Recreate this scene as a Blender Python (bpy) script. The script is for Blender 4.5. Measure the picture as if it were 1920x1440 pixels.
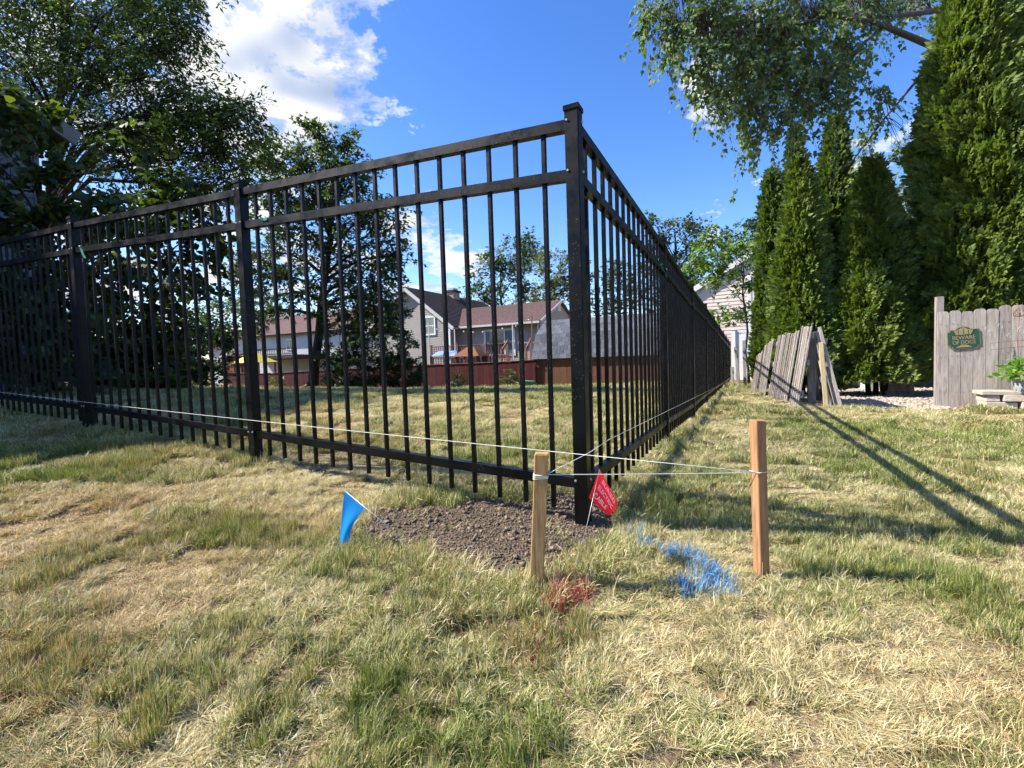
import bpy, bmesh, math, random
import numpy as np
from mathutils import Vector, Matrix, Euler

random.seed(7)
rng = np.random.default_rng(11)
scene = bpy.context.scene
for o in list(bpy.data.objects):
    bpy.data.objects.remove(o)
COL = scene.collection

# ------------------------------------------------------------------ camera
CAMZ = 0.6192
F_PX, PITCH, ROLL = 878.3, 0.0478, 0.0324
cam_data = bpy.data.cameras.new('camera')
cam = bpy.data.objects.new('camera', cam_data)
COL.objects.link(cam)
cam_data.sensor_width = 36.0
cam_data.lens = 36.0 * F_PX / 1920.0
cam_data.clip_start = 0.02
cam_data.clip_end = 3000
_f = Vector((0, math.cos(PITCH), -math.sin(PITCH)))
_u0 = Vector((0, math.sin(PITCH), math.cos(PITCH)))
_r0 = Vector((1, 0, 0))
CR = _r0 * math.cos(ROLL) - _u0 * math.sin(ROLL)
CU = _r0 * math.sin(ROLL) + _u0 * math.cos(ROLL)
CF = _f
cam.matrix_world = Matrix(((CR.x, CU.x, -CF.x, 0), (CR.y, CU.y, -CF.y, 0), (CR.z, CU.z, -CF.z, CAMZ), (0, 0, 0, 1)))
scene.camera = cam
scene.render.resolution_x, scene.render.resolution_y = 1024, 768

# ------------------------------------------------------------------ light
SUN_AZ = math.atan2(-0.996, 0.085)         # towards the sun, measured from +Y to +X
SUN_EL = math.radians(43.7)
sun_dir = Vector((math.sin(SUN_AZ) * math.cos(SUN_EL), math.cos(SUN_AZ) * math.cos(SUN_EL), math.sin(SUN_EL)))
sd = bpy.data.lights.new('sun', 'SUN')
sd.energy = 5.0
sd.angle = math.radians(0.53)
sd.color = (1.0, 0.95, 0.87)
sun = bpy.data.objects.new('sun', sd)
COL.objects.link(sun)
sun.location = (-10, 3, 14)
sun.rotation_euler = (-sun_dir).to_track_quat('-Z', 'Y').to_euler()

vs = scene.view_settings
vs.view_transform = 'Standard'
vs.look = 'None'
vs.exposure = 1.12
vs.gamma = 1.0
vs.use_curve_mapping = False

# ------------------------------------------------------------------ node helpers
def N(nt, typ, **kw):
    n = nt.nodes.new(typ)
    for k, v in kw.items():
        if k == 'inp':
            for kk, vv in v.items():
                n.inputs[kk].default_value = vv
        else:
            setattr(n, k, v)
    return n

def LK(nt, a, b):
    nt.links.new(a, b)

def MATH(nt, op, a, b=None, clamp=False):
    n = nt.nodes.new('ShaderNodeMath')
    n.operation = op
    n.use_clamp = clamp
    for i, v in enumerate((a, b)):
        if v is None:
            continue
        if isinstance(v, (int, float)):
            n.inputs[i].default_value = v
        else:
            nt.links.new(v, n.inputs[i])
    return n.outputs[0]

def VMATH(nt, op, a, b=None):
    n = nt.nodes.new('ShaderNodeVectorMath')
    n.operation = op
    for i, v in enumerate((a, b)):
        if v is None:
            continue
        if isinstance(v, (tuple, list, Vector)):
            n.inputs[i].default_value = v
        else:
            nt.links.new(v, n.inputs[i])
    return n

def RAMP(nt, fac, stops, interp='LINEAR'):
    n = nt.nodes.new('ShaderNodeValToRGB')
    cr = n.color_ramp
    cr.interpolation = interp
    while len(cr.elements) < len(stops):
        cr.elements.new(0.5)
    for e, (p, c) in zip(cr.elements, stops):
        e.position = p
        e.color = (*c, 1) if len(c) == 3 else c
    nt.links.new(fac, n.inputs[0])
    return n.outputs[0]

def MIX(nt, fac, a, b, mode='MIX'):
    n = nt.nodes.new('ShaderNodeMix')
    n.data_type = 'RGBA'
    n.blend_type = mode
    for v, i in ((fac, 0), (a, 6), (b, 7)):
        if isinstance(v, (int, float)):
            n.inputs[i].default_value = v
        elif isinstance(v, (tuple, list)):
            n.inputs[i].default_value = (*v, 1) if len(v) == 3 else v
        else:
            nt.links.new(v, n.inputs[i])
    return n.outputs[2]

# ------------------------------------------------------------------ pixel rays (photo pixels, 1920 x 1440)
def ray(px, py):
    return (CF * F_PX + CR * (px - 960) - CU * (py - 720))

ORG = Vector((0, 0, CAMZ))
def at_d(px, py, d):
    v = ray(px, py)
    return ORG + v * (d / v.y)

TH = 0.4649
RV = Vector((math.sin(TH), math.cos(TH), 0))       # along the long side run of the fence
LV = Vector((-math.cos(TH), math.sin(TH), 0))      # along the front run of the fence
CX = Vector((0.2577, 1.6606, 0)) + RV * 0.0254 + LV * 0.0254   # centre of corner post
FRAME_ROT = math.pi / 2 - TH                       # object local X -> RV, local Y -> LV

def W(r, l, z=0.0):
    return Vector((CX.x + RV.x * r + LV.x * l, CX.y + RV.y * r + LV.y * l, z))

def rl(p):
    d = Vector((p[0] - CX.x, p[1] - CX.y, 0))
    return d.dot(RV), d.dot(LV)

def at_r(px, py, r):
    v = ray(px, py)
    o = ORG - CX
    t = (r - o.dot(RV)) / v.dot(RV)
    p = ORG + v * t
    return (p - CX).dot(LV), p.z

def at_l(px, py, l):
    v = ray(px, py)
    o = ORG - CX
    t = (l - o.dot(LV)) / v.dot(LV)
    p = ORG + v * t
    return (p - CX).dot(RV), p.z

# ------------------------------------------------------------------ sky with broken cumulus
world = bpy.data.worlds.new('World')
scene.world = world
world.use_nodes = True
nt = world.node_tree
nt.nodes.clear()
sky = N(nt, 'ShaderNodeTexSky', sky_type='NISHITA', sun_disc=False, sun_elevation=SUN_EL, sun_rotation=SUN_AZ,
        air_density=1.0, dust_density=0.35, ozone_density=2.2, altitude=200)
hs = N(nt, 'ShaderNodeHueSaturation', inp={'Saturation': 1.30, 'Value': 1.0, 'Hue': 0.513})
LK(nt, sky.outputs[0], hs.inputs['Color'])
bg = N(nt, 'ShaderNodeBackground', inp={'Strength': 0.132})
LK(nt, hs.outputs[0], bg.inputs[0])
tc = N(nt, 'ShaderNodeTexCoord')
gen = tc.outputs['Generated']
sep = N(nt, 'ShaderNodeSeparateXYZ')
LK(nt, gen, sep.inputs[0])
zz = MATH(nt, 'ADD', MATH(nt, 'MAXIMUM', sep.outputs[2], 0.0), 0.22)
cmb = N(nt, 'ShaderNodeCombineXYZ')
LK(nt, MATH(nt, 'DIVIDE', sep.outputs[0], zz), cmb.inputs[0])
LK(nt, MATH(nt, 'DIVIDE', sep.outputs[1], zz), cmb.inputs[1])
plane = cmb.outputs[0]

def cloud_noise(vec, detail):
    a = N(nt, 'ShaderNodeTexNoise', inp={'Scale': 3.0, 'Detail': detail, 'Roughness': 0.68})
    LK(nt, vec, a.inputs['Vector'])
    return a.outputs[0]

def cloud_mass(px, py, spread, amount):
    d = ray(px, py).normalized()
    dot = VMATH(nt, 'DOT_PRODUCT', gen, d)
    s = MATH(nt, 'MULTIPLY', MATH(nt, 'SUBTRACT', dot.outputs['Value'], 1.0), 1.0 / spread)
    return MATH(nt, 'MULTIPLY', MATH(nt, 'EXPONENT', s), amount)

base = cloud_noise(plane, 6.0)
bias = None
for c in [(440, 130, .018, .085), (728, 100, .016, .14), (300, 300, .05, .14), (1325, 168, .0022, .30),
          (835, 475, .008, .28), (950, 300, .03, -.22), (1130, 300, .04, -.2), (1340, 425, .001, .2)]:
    b = cloud_mass(*c)
    bias = b if bias is None else MATH(nt, 'ADD', bias, b)
dens = MATH(nt, 'ADD', MATH(nt, 'ADD', MATH(nt, 'MULTIPLY', MATH(nt, 'SUBTRACT', base, .5), 1.3), .5), bias)
alpha = RAMP(nt, dens, [(0.565, (0, 0, 0)), (0.63, (.55, .55, .55)), (0.72, (1, 1, 1))], 'EASE')
off = VMATH(nt, 'ADD', plane, (sun_dir.x * 0.16, sun_dir.y * 0.16, 0))
n2 = cloud_noise(off.outputs[0], 2.0)
shade = MATH(nt, 'ADD', MATH(nt, 'MULTIPLY', MATH(nt, 'SUBTRACT', base, n2), 2.6), 0.60, clamp=True)
thick = MATH(nt, 'MULTIPLY', MATH(nt, 'SUBTRACT', dens, 0.72), 2.2, clamp=True)
shade2 = MATH(nt, 'SUBTRACT', shade, thick, clamp=True)
ccol = RAMP(nt, shade2, [(0.1, (.36, .47, .72)), (0.40, (.58, .67, .85)), (0.68, (1, 1, 1))])
bgc = N(nt, 'ShaderNodeBackground', inp={'Strength': 0.50})
LK(nt, ccol, bgc.inputs[0])
fade = MATH(nt, 'MULTIPLY', alpha, 1.0)
mx = N(nt, 'ShaderNodeMixShader')
LK(nt, fade, mx.inputs[0])
LK(nt, bg.outputs[0], mx.inputs[1])
LK(nt, bgc.outputs[0], mx.inputs[2])
wo = N(nt, 'ShaderNodeOutputWorld')
LK(nt, mx.outputs[0], wo.inputs[0])

# ------------------------------------------------------------------ object helpers
WL = {}
def _place(o, parent, loc, rot):
    loc = Vector(loc)
    WL[o.name] = loc
    if parent is not None:
        o.parent = parent
        o.location = loc - WL[parent.name]
    else:
        o.location = loc
    if rot:
        o.rotation_euler = rot

def tag(o, label=None, cat=None, group=None, kind=None):
    if label: o['label'] = label
    if cat: o['category'] = cat
    if group: o['group'] = group
    if kind: o['kind'] = kind
    return o

def thing(name, loc, label, cat, group=None):
    o = bpy.data.objects.new(name, None)
    o.empty_display_size = 0.1
    COL.objects.link(o)
    _place(o, None, loc, None)
    return tag(o, label, cat, group)

def inst(name, mesh, parent=None, loc=(0, 0, 0), rot=None, scale=None):
    o = bpy.data.objects.new(name, mesh)
    COL.objects.link(o)
    _place(o, parent, loc, rot)
    if scale is not None:
        o.scale = scale
    return o

class MB:
    """collects shapes in world coordinates and links them as one mesh"""
    def __init__(s):
        s.v = []; s.f = []; s.mi = []; s.cur = 0
    def add(s, verts, faces):
        n = len(s.v)
        s.v += [tuple(p) for p in verts]
        s.f += [tuple(i + n for i in f) for f in faces]
        s.mi += [s.cur] * len(faces)
    HEX = [(0, 3, 2, 1), (4, 5, 6, 7), (0, 1, 5, 4), (1, 2, 6, 5), (2, 3, 7, 6), (3, 0, 4, 7)]
    def hexa(s, p8):
        s.add(p8, MB.HEX)
    def box(s, x0, x1, y0, y1, z0, z1):
        s.hexa([(x0, y0, z0), (x1, y0, z0), (x1, y1, z0), (x0, y1, z0), (x0, y0, z1), (x1, y0, z1), (x1, y1, z1), (x0, y1, z1)])
    def fbox(s, r0, r1, l0, l1, z0, z1):
        s.hexa([W(r0, l0, z0), W(r1, l0, z0), W(r1, l1, z0), W(r0, l1, z0), W(r0, l0, z1), W(r1, l0, z1), W(r1, l1, z1), W(r0, l1, z1)])
    def beam(s, a, b, w, h, up=(0, 0, 1)):
        a = Vector(a); b = Vector(b)
        d = (b - a).normalized()
        x = d.cross(Vector(up))
        if x.length < 1e-4: x = d.cross(Vector((0, 1, 0)))
        x.normalize(); y = x.cross(d).normalized()
        x *= w / 2; y *= h / 2
        s.hexa([a - x - y, a + x - y, a + x + y, a - x + y, b - x - y, b + x - y, b + x + y, b - x + y])
    def tube(s, pts, rad, n=6, cap=True):
        pts = [Vector(p) for p in pts]
        if isinstance(rad, (int, float)): rad = [rad] * len(pts)
        rings = []
        prev = None
        for i, p in enumerate(pts):
            d = (pts[min(i + 1, len(pts) - 1)] - pts[max(i - 1, 0)])
            if d.length < 1e-9: d = Vector((0, 0, 1))
            d.normalize()
            if prev is None:
                x = d.cross(Vector((0, 0, 1)))
                if x.length < 1e-3: x = d.cross(Vector((1, 0, 0)))
            else:
                x = prev - d * prev.dot(d)
                if x.length < 1e-4: x = d.cross(Vector((1, 0, 0)))
            x.normalize(); prev = x
            y = d.cross(x)
            rings.append([p + (x * math.cos(a) + y * math.sin(a)) * rad[i] for a in [2 * math.pi * k / n for k in range(n)]])
        vs_ = [q for rg in rings for q in rg]
        fs = []
        for i in range(len(pts) - 1):
            for k in range(n):
                fs.append((i * n + k, i * n + (k + 1) % n, (i + 1) * n + (k + 1) % n, (i + 1) * n + k))
        if cap:
            fs.append(tuple(range(n))[::-1]); fs.append(tuple((len(pts) - 1) * n + k for k in range(n)))
        s.add(vs_, fs)
    def poly(s, pts, thick):
        """planar polygon (list of world points) extruded by vector thick"""
        pts = [Vector(p) for p in pts]; t = Vector(thick); n = len(pts)
        s.add(pts + [p + t for p in pts], [tuple(range(n))[::-1], tuple(range(n, 2 * n))] + [(i, (i + 1) % n, n + (i + 1) % n, n + i) for i in range(n)])
    def mesh(s, name, mats, origin=(0, 0, 0), smooth=False):
        o = Vector(origin)
        m = bpy.data.meshes.new(name)
        m.from_pydata([(p[0] - o.x, p[1] - o.y, p[2] - o.z) for p in s.v], [], s.f)
        if not isinstance(mats, (list, tuple)): mats = [mats]
        for q in mats: m.materials.append(q)
        if len(mats) > 1: m.polygons.foreach_set('material_index', s.mi)
        if smooth: m.polygons.foreach_set('use_smooth', [True] * len(m.polygons))
        m.update()
        return m
    def build(s, name, mats, parent=None, origin=None, smooth=False):
        if origin is None: origin = WL[parent.name] if parent is not None else (0, 0, 0)
        return inst(name, s.mesh(name, mats, origin, smooth), parent, origin)

def np_mesh(name, verts, faces, mats, rnd=None, origin=(0, 0, 0), smooth=False):
    """verts (n,3), faces (m,k) arrays -> mesh with an optional per-face random attribute"""
    m = bpy.data.meshes.new(name)
    verts = np.asarray(verts, dtype=np.float32) - np.asarray(origin, dtype=np.float32)
    faces = np.asarray(faces, dtype=np.int32)
    k = faces.shape[1]
    m.vertices.add(len(verts)); m.vertices.foreach_set('co', verts.ravel())
    m.loops.add(faces.size); m.loops.foreach_set('vertex_index', faces.ravel())
    m.polygons.add(len(faces)); m.polygons.foreach_set('loop_start', np.arange(0, faces.size, k, dtype=np.int32))
    m.update(calc_edges=True)
    if rnd is not None:
        a = m.attributes.new('rnd', 'FLOAT', 'FACE')
        a.data.foreach_set('value', np.asarray(rnd, dtype=np.float32))
    if smooth: m.polygons.foreach_set('use_smooth', np.ones(len(faces), dtype=bool))
    m.materials.append(mats)
    return m

def text_mesh(txt, size=1.0, extrude=0.0):
    """flat text as (verts, faces), centred on x, baseline at y=0"""
    cu = bpy.data.curves.new('lettering', 'FONT')
    cu.body = txt; cu.size = size; cu.align_x = 'CENTER'; cu.extrude = extrude
    cu.resolution_u = 3
    ob = bpy.data.objects.new('lettering', cu)
    COL.objects.link(ob)
    dg = bpy.context.evaluated_depsgraph_get()
    m = bpy.data.meshes.new_from_object(ob.evaluated_get(dg))
    v = [tuple(p.co) for p in m.vertices]; f = [tuple(p.vertices) for p in m.polygons]
    bpy.data.objects.remove(ob); bpy.data.meshes.remove(m); bpy.data.curves.remove(cu)
    return v, f

# ------------------------------------------------------------------ smooth noise in numpy
def vnoise(x, y, seed=0):
    x = np.asarray(x, float); y = np.asarray(y, float)
    xi = np.floor(x).astype(np.int64); yi = np.floor(y).astype(np.int64)
    fx = x - xi; fy = y - yi
    fx = fx * fx * (3 - 2 * fx); fy = fy * fy * (3 - 2 * fy)
    def h(a, b):
        n = (a * 374761393 + b * 668265263 + seed * 2147483647) & 0x7fffffff
        n = ((n ^ (n >> 13)) * 1274126177) & 0x7fffffff
        n = n ^ (n >> 16)
        return (n & 0xffff) / 65535.0
    return (h(xi, yi) * (1 - fx) + h(xi + 1, yi) * fx) * (1 - fy) + (h(xi, yi + 1) * (1 - fx) + h(xi + 1, yi + 1) * fx) * fy

def fbm(x, y, s, oct=4, seed=0):
    t = 0; a = 1; tot = 0
    for k in range(oct):
        t = t + a * vnoise(x * s, y * s, seed + k * 17); tot += a; a *= .5; s *= 2.03
    return t / tot

# ------------------------------------------------------------------ materials
MATS = {}
def new_mat(name):
    m = bpy.data.materials.new(name)
    m.use_nodes = True
    t = m.node_tree
    t.nodes.clear()
    out = N(t, 'ShaderNodeOutputMaterial')
    b = N(t, 'ShaderNodeBsdfPrincipled')
    LK(t, b.outputs[0], out.inputs[0])
    MATS[name] = m
    return m, t, b, out

def simple(name, col, rough=.6, var=.15, scale=8.0, spec=.4, bump=0.0, bscale=60.0, per_obj=0.0, stretch=None, metallic=0.0, col2=None, detail=6.0):
    """procedural paint / plastic / stone: noise-varied colour, optional bump, optional variation from piece to piece"""
    m, t, b, out = new_mat(name)
    tc = N(t, 'ShaderNodeTexCoord')
    vec = tc.outputs['Object']
    if stretch:
        mp = N(t, 'ShaderNodeMapping'); mp.inputs['Scale'].default_value = stretch
        LK(t, vec, mp.inputs[0]); vec = mp.outputs[0]
    oi = N(t, 'ShaderNodeObjectInfo')
    if per_obj:
        sh = N(t, 'ShaderNodeVectorMath', operation='SCALE'); sh.inputs[0].default_value = (37, 53, 71)
        LK(t, oi.outputs['Random'], sh.inputs['Scale'])
        vec = VMATH(t, 'ADD', vec, sh.outputs[0]).outputs[0]
    nz = N(t, 'ShaderNodeTexNoise', inp={'Scale': scale, 'Detail': detail, 'Roughness': .62})
    LK(t, vec, nz.inputs['Vector'])
    c2 = col2 if col2 else tuple(min(1, c * (1 + var)) for c in col)
    c1 = tuple(c * (1 - var) for c in col) if not col2 else col
    c = RAMP(t, nz.outputs[0], [(.32, c1), (.68, c2)])
    if per_obj:
        v = MATH(t, 'ADD', MATH(t, 'MULTIPLY', oi.outputs['Random'], 2 * per_obj), 1 - per_obj)
        cm = N(t, 'ShaderNodeVectorMath', operation='SCALE')
        LK(t, c, cm.inputs[0]); LK(t, v, cm.inputs['Scale'])
        c = cm.outputs[0]
    LK(t, c, b.inputs['Base Color'])
    b.inputs['Roughness'].default_value = rough
    b.inputs['Specular IOR Level'].default_value = spec
    b.inputs['Metallic'].default_value = metallic
    if bump:
        n2 = N(t, 'ShaderNodeTexNoise', inp={'Scale': bscale, 'Detail': 4.0})
        LK(t, vec, n2.inputs['Vector'])
        bp = N(t, 'ShaderNodeBump', inp={'Strength': bump, 'Distance': .01})
        LK(t, n2.outputs[0], bp.inputs['Height'])
        LK(t, bp.outputs[0], b.inputs['Normal'])
    return m

def wood(name, cols, grain=(14, 14, 1.2), per_obj=.18, rough=.8, knots=False, bump=.35):
    """boards with grain along local Z"""
    m, t, b, out = new_mat(name)
    tc = N(t, 'ShaderNodeTexCoord')
    oi = N(t, 'ShaderNodeObjectInfo')
    sh = N(t, 'ShaderNodeVectorMath', operation='SCALE'); sh.inputs[0].default_value = (37, 53, 71)
    LK(t, oi.outputs['Random'], sh.inputs['Scale'])
    vec0 = VMATH(t, 'ADD', tc.outputs['Object'], sh.outputs[0]).outputs[0]
    mp = N(t, 'ShaderNodeMapping'); mp.inputs['Scale'].default_value = grain
    LK(t, vec0, mp.inputs[0])
    nz = N(t, 'ShaderNodeTexNoise', inp={'Scale': 3.0, 'Detail': 8.0, 'Roughness': .65, 'Distortion': .8})
    LK(t, mp.outputs[0], nz.inputs['Vector'])
    c = RAMP(t, nz.outputs[0], [(.28, cols[0]), (.5, cols[1]), (.72, cols[2])])
    big = N(t, 'ShaderNodeTexNoise', inp={'Scale': 2.2, 'Detail': 3.0})
    LK(t, vec0, big.inputs['Vector'])
    c = MIX(t, MATH(t, 'MULTIPLY', big.outputs[0], .5), c, cols[0])
    v = MATH(t, 'ADD', MATH(t, 'MULTIPLY', oi.outputs['Random'], 2 * per_obj), 1 - per_obj)
    cm = N(t, 'ShaderNodeVectorMath', operation='SCALE')
    LK(t, c, cm.inputs[0]); LK(t, v, cm.inputs['Scale'])
    LK(t, cm.outputs[0], b.inputs['Base Color'])
    b.inputs['Roughness'].default_value = rough
    b.inputs['Specular IOR Level'].default_value = .25
    bp = N(t, 'ShaderNodeBump', inp={'Strength': bump, 'Distance': .004})
    LK(t, nz.outputs[0], bp.inputs['Height'])
    LK(t, bp.outputs[0], b.inputs['Normal'])
    return m

def leaf_mat(name, cols, transl=.35, rough=.5, tcol=None, patch=0.0):
    m, t, b, out = new_mat(name)
    at = N(t, 'ShaderNodeAttribute', attribute_name='rnd')
    f = at.outputs['Fac']
    c = RAMP(t, f, [(0.0, cols[0]), (.5, cols[1]), (1.0, cols[2])])
    if patch:
        g = N(t, 'ShaderNodeNewGeometry')
        nz = N(t, 'ShaderNodeTexNoise', inp={'Scale': patch, 'Detail': 2.0})
        LK(t, g.outputs['Position'], nz.inputs['Vector'])
        c = MIX(t, MATH(t, 'MULTIPLY', MATH(t, 'SUBTRACT', nz.outputs[0], .42, True), 2.2, True), c, cols[2])
    LK(t, c, b.inputs['Base Color'])
    b.inputs['Roughness'].default_value = rough
    b.inputs['Specular IOR Level'].default_value = .35
    tr = N(t, 'ShaderNodeBsdfTranslucent')
    tl = MIX(t, 1.0, c, tcol or (1.5, 1.6, .6), 'MULTIPLY')
    LK(t, tl, tr.inputs[0])
    ms = N(t, 'ShaderNodeMixShader'); ms.inputs[0].default_value = transl
    LK(t, b.outputs[0], ms.inputs[1]); LK(t, tr.outputs[0], ms.inputs[2])
    LK(t, ms.outputs[0], out.inputs[0])
    return m

def black_coat():
    m, t, b, out = new_mat('black powder coat')
    g = N(t, 'ShaderNodeNewGeometry')
    tc = N(t, 'ShaderNodeTexCoord')
    pos = g.outputs['Position']
    dust = N(t, 'ShaderNodeTexNoise', inp={'Scale': 9.0, 'Detail': 7.0, 'Roughness': .7})
    LK(t, pos, dust.inputs['Vector'])
    speck = N(t, 'ShaderNodeTexVoronoi', inp={'Scale': 85.0, 'Randomness': 1.0})
    LK(t, pos, speck.inputs['Vector'])
    big = N(t, 'ShaderNodeTexNoise', inp={'Scale': 2.5, 'Detail': 3.0})
    LK(t, pos, big.inputs['Vector'])
    sp = MATH(t, 'MULTIPLY', MATH(t, 'LESS_THAN', speck.outputs['Distance'], .16), MATH(t, 'GREATER_THAN', big.outputs[0], .52))
    base_c = RAMP(t, dust.outputs[0], [(.42, (.0010, .0011, .0013)), (.64, (.0022, .0022, .0023)), (.84, (.012, .0105, .009))])
    c = MIX(t, MATH(t, 'MULTIPLY', sp, .8), base_c, (.10, .09, .075))
    LK(t, c, b.inputs['Base Color'])
    r = RAMP(t, dust.outputs[0], [(.35, (.28, .28, .28)), (.7, (.6, .6, .6))])
    LK(t, r, b.inputs['Roughness'])
    b.inputs['Specular IOR Level'].default_value = .2
    return m

black_coat()
wood('weathered gray boards', [(.16, .135, .115), (.37, .33, .29), (.56, .51, .46)], per_obj=.24)
wood('fence boards pinkish gray', [(.19, .155, .125), (.42, .365, .315), (.57, .51, .455)], per_obj=.22)
wood('stake cedar', [(.20, .09, .035), (.40, .215, .10), (.52, .31, .165)], grain=(34, 34, 2.2), per_obj=.12, bump=.6)
wood('stake pale pine', [(.22, .115, .04), (.44, .265, .105), (.60, .40, .20)], grain=(34, 34, 2.2), per_obj=.1, bump=.6)
wood('new lumber', [(.36, .27, .14), (.50, .40, .23), (.58, .48, .31)], per_obj=.14)
wood('red stained boards', [(.035, .006, .007), (.075, .012, .013), (.12, .022, .022)], per_obj=.2)
wood('brown shed boards', [(.085, .035, .018), (.15, .066, .034), (.20, .095, .05)], per_obj=.12)
wood('red brown boards', [(.10, .035, .024), (.16, .06, .042), (.2, .08, .06)], per_obj=.12)
wood('deck wood reddish', [(.12, .06, .05), (.20, .11, .09), (.26, .15, .13)], per_obj=.15)
wood('deck wood dark', [(.025, .016, .013), (.05, .033, .027), (.08, .055, .045)], per_obj=.15)
wood('playset wood', [(.10, .035, .015), (.17, .065, .028), (.22, .09, .04)], per_obj=.12)
wood('bark gray', [(.05, .042, .034), (.11, .095, .078), (.19, .165, .14)], grain=(9, 9, 2), bump=.8)
wood('bark dark', [(.012, .01, .008), (.028, .023, .019), (.05, .042, .035)], grain=(9, 9, 2), bump=.8)
simple('siding gray', (.33, .30, .26), .6, .06, 5, .3)
simple('siding white', (.50, .495, .48), .55, .05, 5, .3)
simple('siding pink', (.72, .60, .51), .6, .05, 5, .3)
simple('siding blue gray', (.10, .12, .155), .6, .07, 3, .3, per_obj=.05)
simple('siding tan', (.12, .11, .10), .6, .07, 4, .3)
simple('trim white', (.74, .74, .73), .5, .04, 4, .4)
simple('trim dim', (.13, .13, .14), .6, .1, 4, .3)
simple('trim gray', (.5, .49, .47), .5, .05, 4, .4)
simple('vinyl white', (.80, .81, .83), .4, .03, 3, .5)
simple('roof shingle brown', (.14, .09, .083), .95, .3, 9, .15, .5, 40, stretch=(1, 1, 1))
simple('roof shingle dark', (.06, .047, .044), .95, .3, 9, .15, .5, 40)
simple('shingle gray', (.095, .10, .118), .95, .22, 14, .15, .4, 60, per_obj=.22)
simple('brick chimney', (.34, .27, .22), .9, .2, 25, .2, .3)
simple('sliding door teal', (.07, .12, .14), .35, .1, 3, .5)
simple('metal galvanized', (.42, .43, .44), .4, .15, 20, .5, metallic=.7)
simple('string white', (.80, .78, .70), .7, .06, 90, .3)
simple('ribbon green', (.03, .26, .16), .5, .15, 30, .5)
simple('soil', (.125, .092, .062), .95, .32, 22, .12, .7, 90)
simple('thatch', (.13, .088, .052), .95, .45, 16, .1, .8, 120, col2=(.30, .225, .12))
simple('clod', (.095, .068, .045), .95, .35, 38, .1, .5, 140, col2=(.30, .23, .16))
simple('river stone', (.36, .30, .235), .8, .3, 6, .25, .3, 60)
simple('retaining block', (.46, .385, .31), .9, .2, 14, .2, .6, 50, per_obj=.12)
simple('sign green', (.02, .075, .045), .5, .2, 20, .4)
simple('sign brass', (.42, .32, .15), .45, .2, 30, .5, metallic=.45)
simple('planter gray', (.30, .32, .31), .7, .15, 12, .3)
simple('rust wire', (.22, .08, .05), .7, .2, 40, .3)
simple('wire pale', (.55, .55, .53), .5, .1, 40, .4)
simple('wheelbarrow green', (.015, .16, .09), .45, .1, 10, .5)
simple('rubber black', (.015, .015, .016), .7, .1, 10, .3)
simple('canopy yellow', (.55, .47, .06), .7, .1, 8, .3)
simple('canopy blue', (.16, .27, .55), .6, .12, 8, .3)
simple('chair frame', (.05, .06, .08), .5, .1, 10, .4)
simple('chair strap', (.55, .58, .62), .6, .08, 10, .3)
simple('bulb', (.75, .74, .68), .2, .02, 4, .6)
simple('concrete', (.42, .40, .37), .9, .12, 12, .2, .3)
simple('flag blue', (.004, .20, .62), .5, .05, 10, .4)
simple('flag ink white', (.85, .83, .83), .5, .02, 10, .3)

def flag_mat(name, col, tint):
    m, t, b, out = new_mat(name)
    b.inputs['Base Color'].default_value = (*col, 1)
    b.inputs['Roughness'].default_value = .42
    nz = N(t, 'ShaderNodeTexNoise', inp={'Scale': 40.0, 'Detail': 2.0})
    bp = N(t, 'ShaderNodeBump', inp={'Strength': .15, 'Distance': .003})
    LK(t, nz.outputs[0], bp.inputs['Height']); LK(t, bp.outputs[0], b.inputs['Normal'])
    tr = N(t, 'ShaderNodeBsdfTranslucent'); tr.inputs[0].default_value = (*tint, 1)
    ms = N(t, 'ShaderNodeMixShader'); ms.inputs[0].default_value = .4
    LK(t, b.outputs[0], ms.inputs[1]); LK(t, tr.outputs[0], ms.inputs[2]); LK(t, ms.outputs[0], out.inputs[0])
flag_mat('flag blue film', (.006, .27, .72), (.01, .42, .95))
flag_mat('flag red film', (.62, .008, .022), (.9, .01, .03))

def glass_mat(name, col, rough=.08):
    m, t, b, out = new_mat(name)
    nz = N(t, 'ShaderNodeTexNoise', inp={'Scale': 1.3, 'Detail': 2.0})
    tc = N(t, 'ShaderNodeTexCoord'); LK(t, tc.outputs['Object'], nz.inputs['Vector'])
    LK(t, RAMP(t, nz.outputs[0], [(.3, tuple(c * .6 for c in col)), (.7, col)]), b.inputs['Base Color'])
    b.inputs['Roughness'].default_value = rough
    b.inputs['Specular IOR Level'].default_value = .7
glass_mat('window glass', (.03, .04, .05))
glass_mat('window blind', (.24, .26, .22), .25)

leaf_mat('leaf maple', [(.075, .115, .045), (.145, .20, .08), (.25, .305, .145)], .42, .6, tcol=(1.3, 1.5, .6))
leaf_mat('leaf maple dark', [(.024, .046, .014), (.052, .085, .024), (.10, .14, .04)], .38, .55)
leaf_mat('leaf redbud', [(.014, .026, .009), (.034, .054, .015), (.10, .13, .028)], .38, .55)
leaf_mat('leaf locust', [(.028, .055, .016), (.055, .09, .026), (.095, .13, .036)], .35, .5)
leaf_mat('leaf olive', [(.07, .09, .03), (.115, .135, .055), (.19, .20, .09)], .3, .5)
leaf_mat('leaf bright', [(.07, .14, .025), (.13, .22, .04), (.21, .30, .075)], .45, .5)
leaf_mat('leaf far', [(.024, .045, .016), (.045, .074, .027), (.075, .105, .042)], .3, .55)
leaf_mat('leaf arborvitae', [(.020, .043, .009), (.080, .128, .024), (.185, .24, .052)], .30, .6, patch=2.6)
leaf_mat('leaf arborvitae deep', [(.018, .040, .011), (.062, .105, .024), (.135, .185, .048)], .3, .6, patch=2.0)
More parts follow.
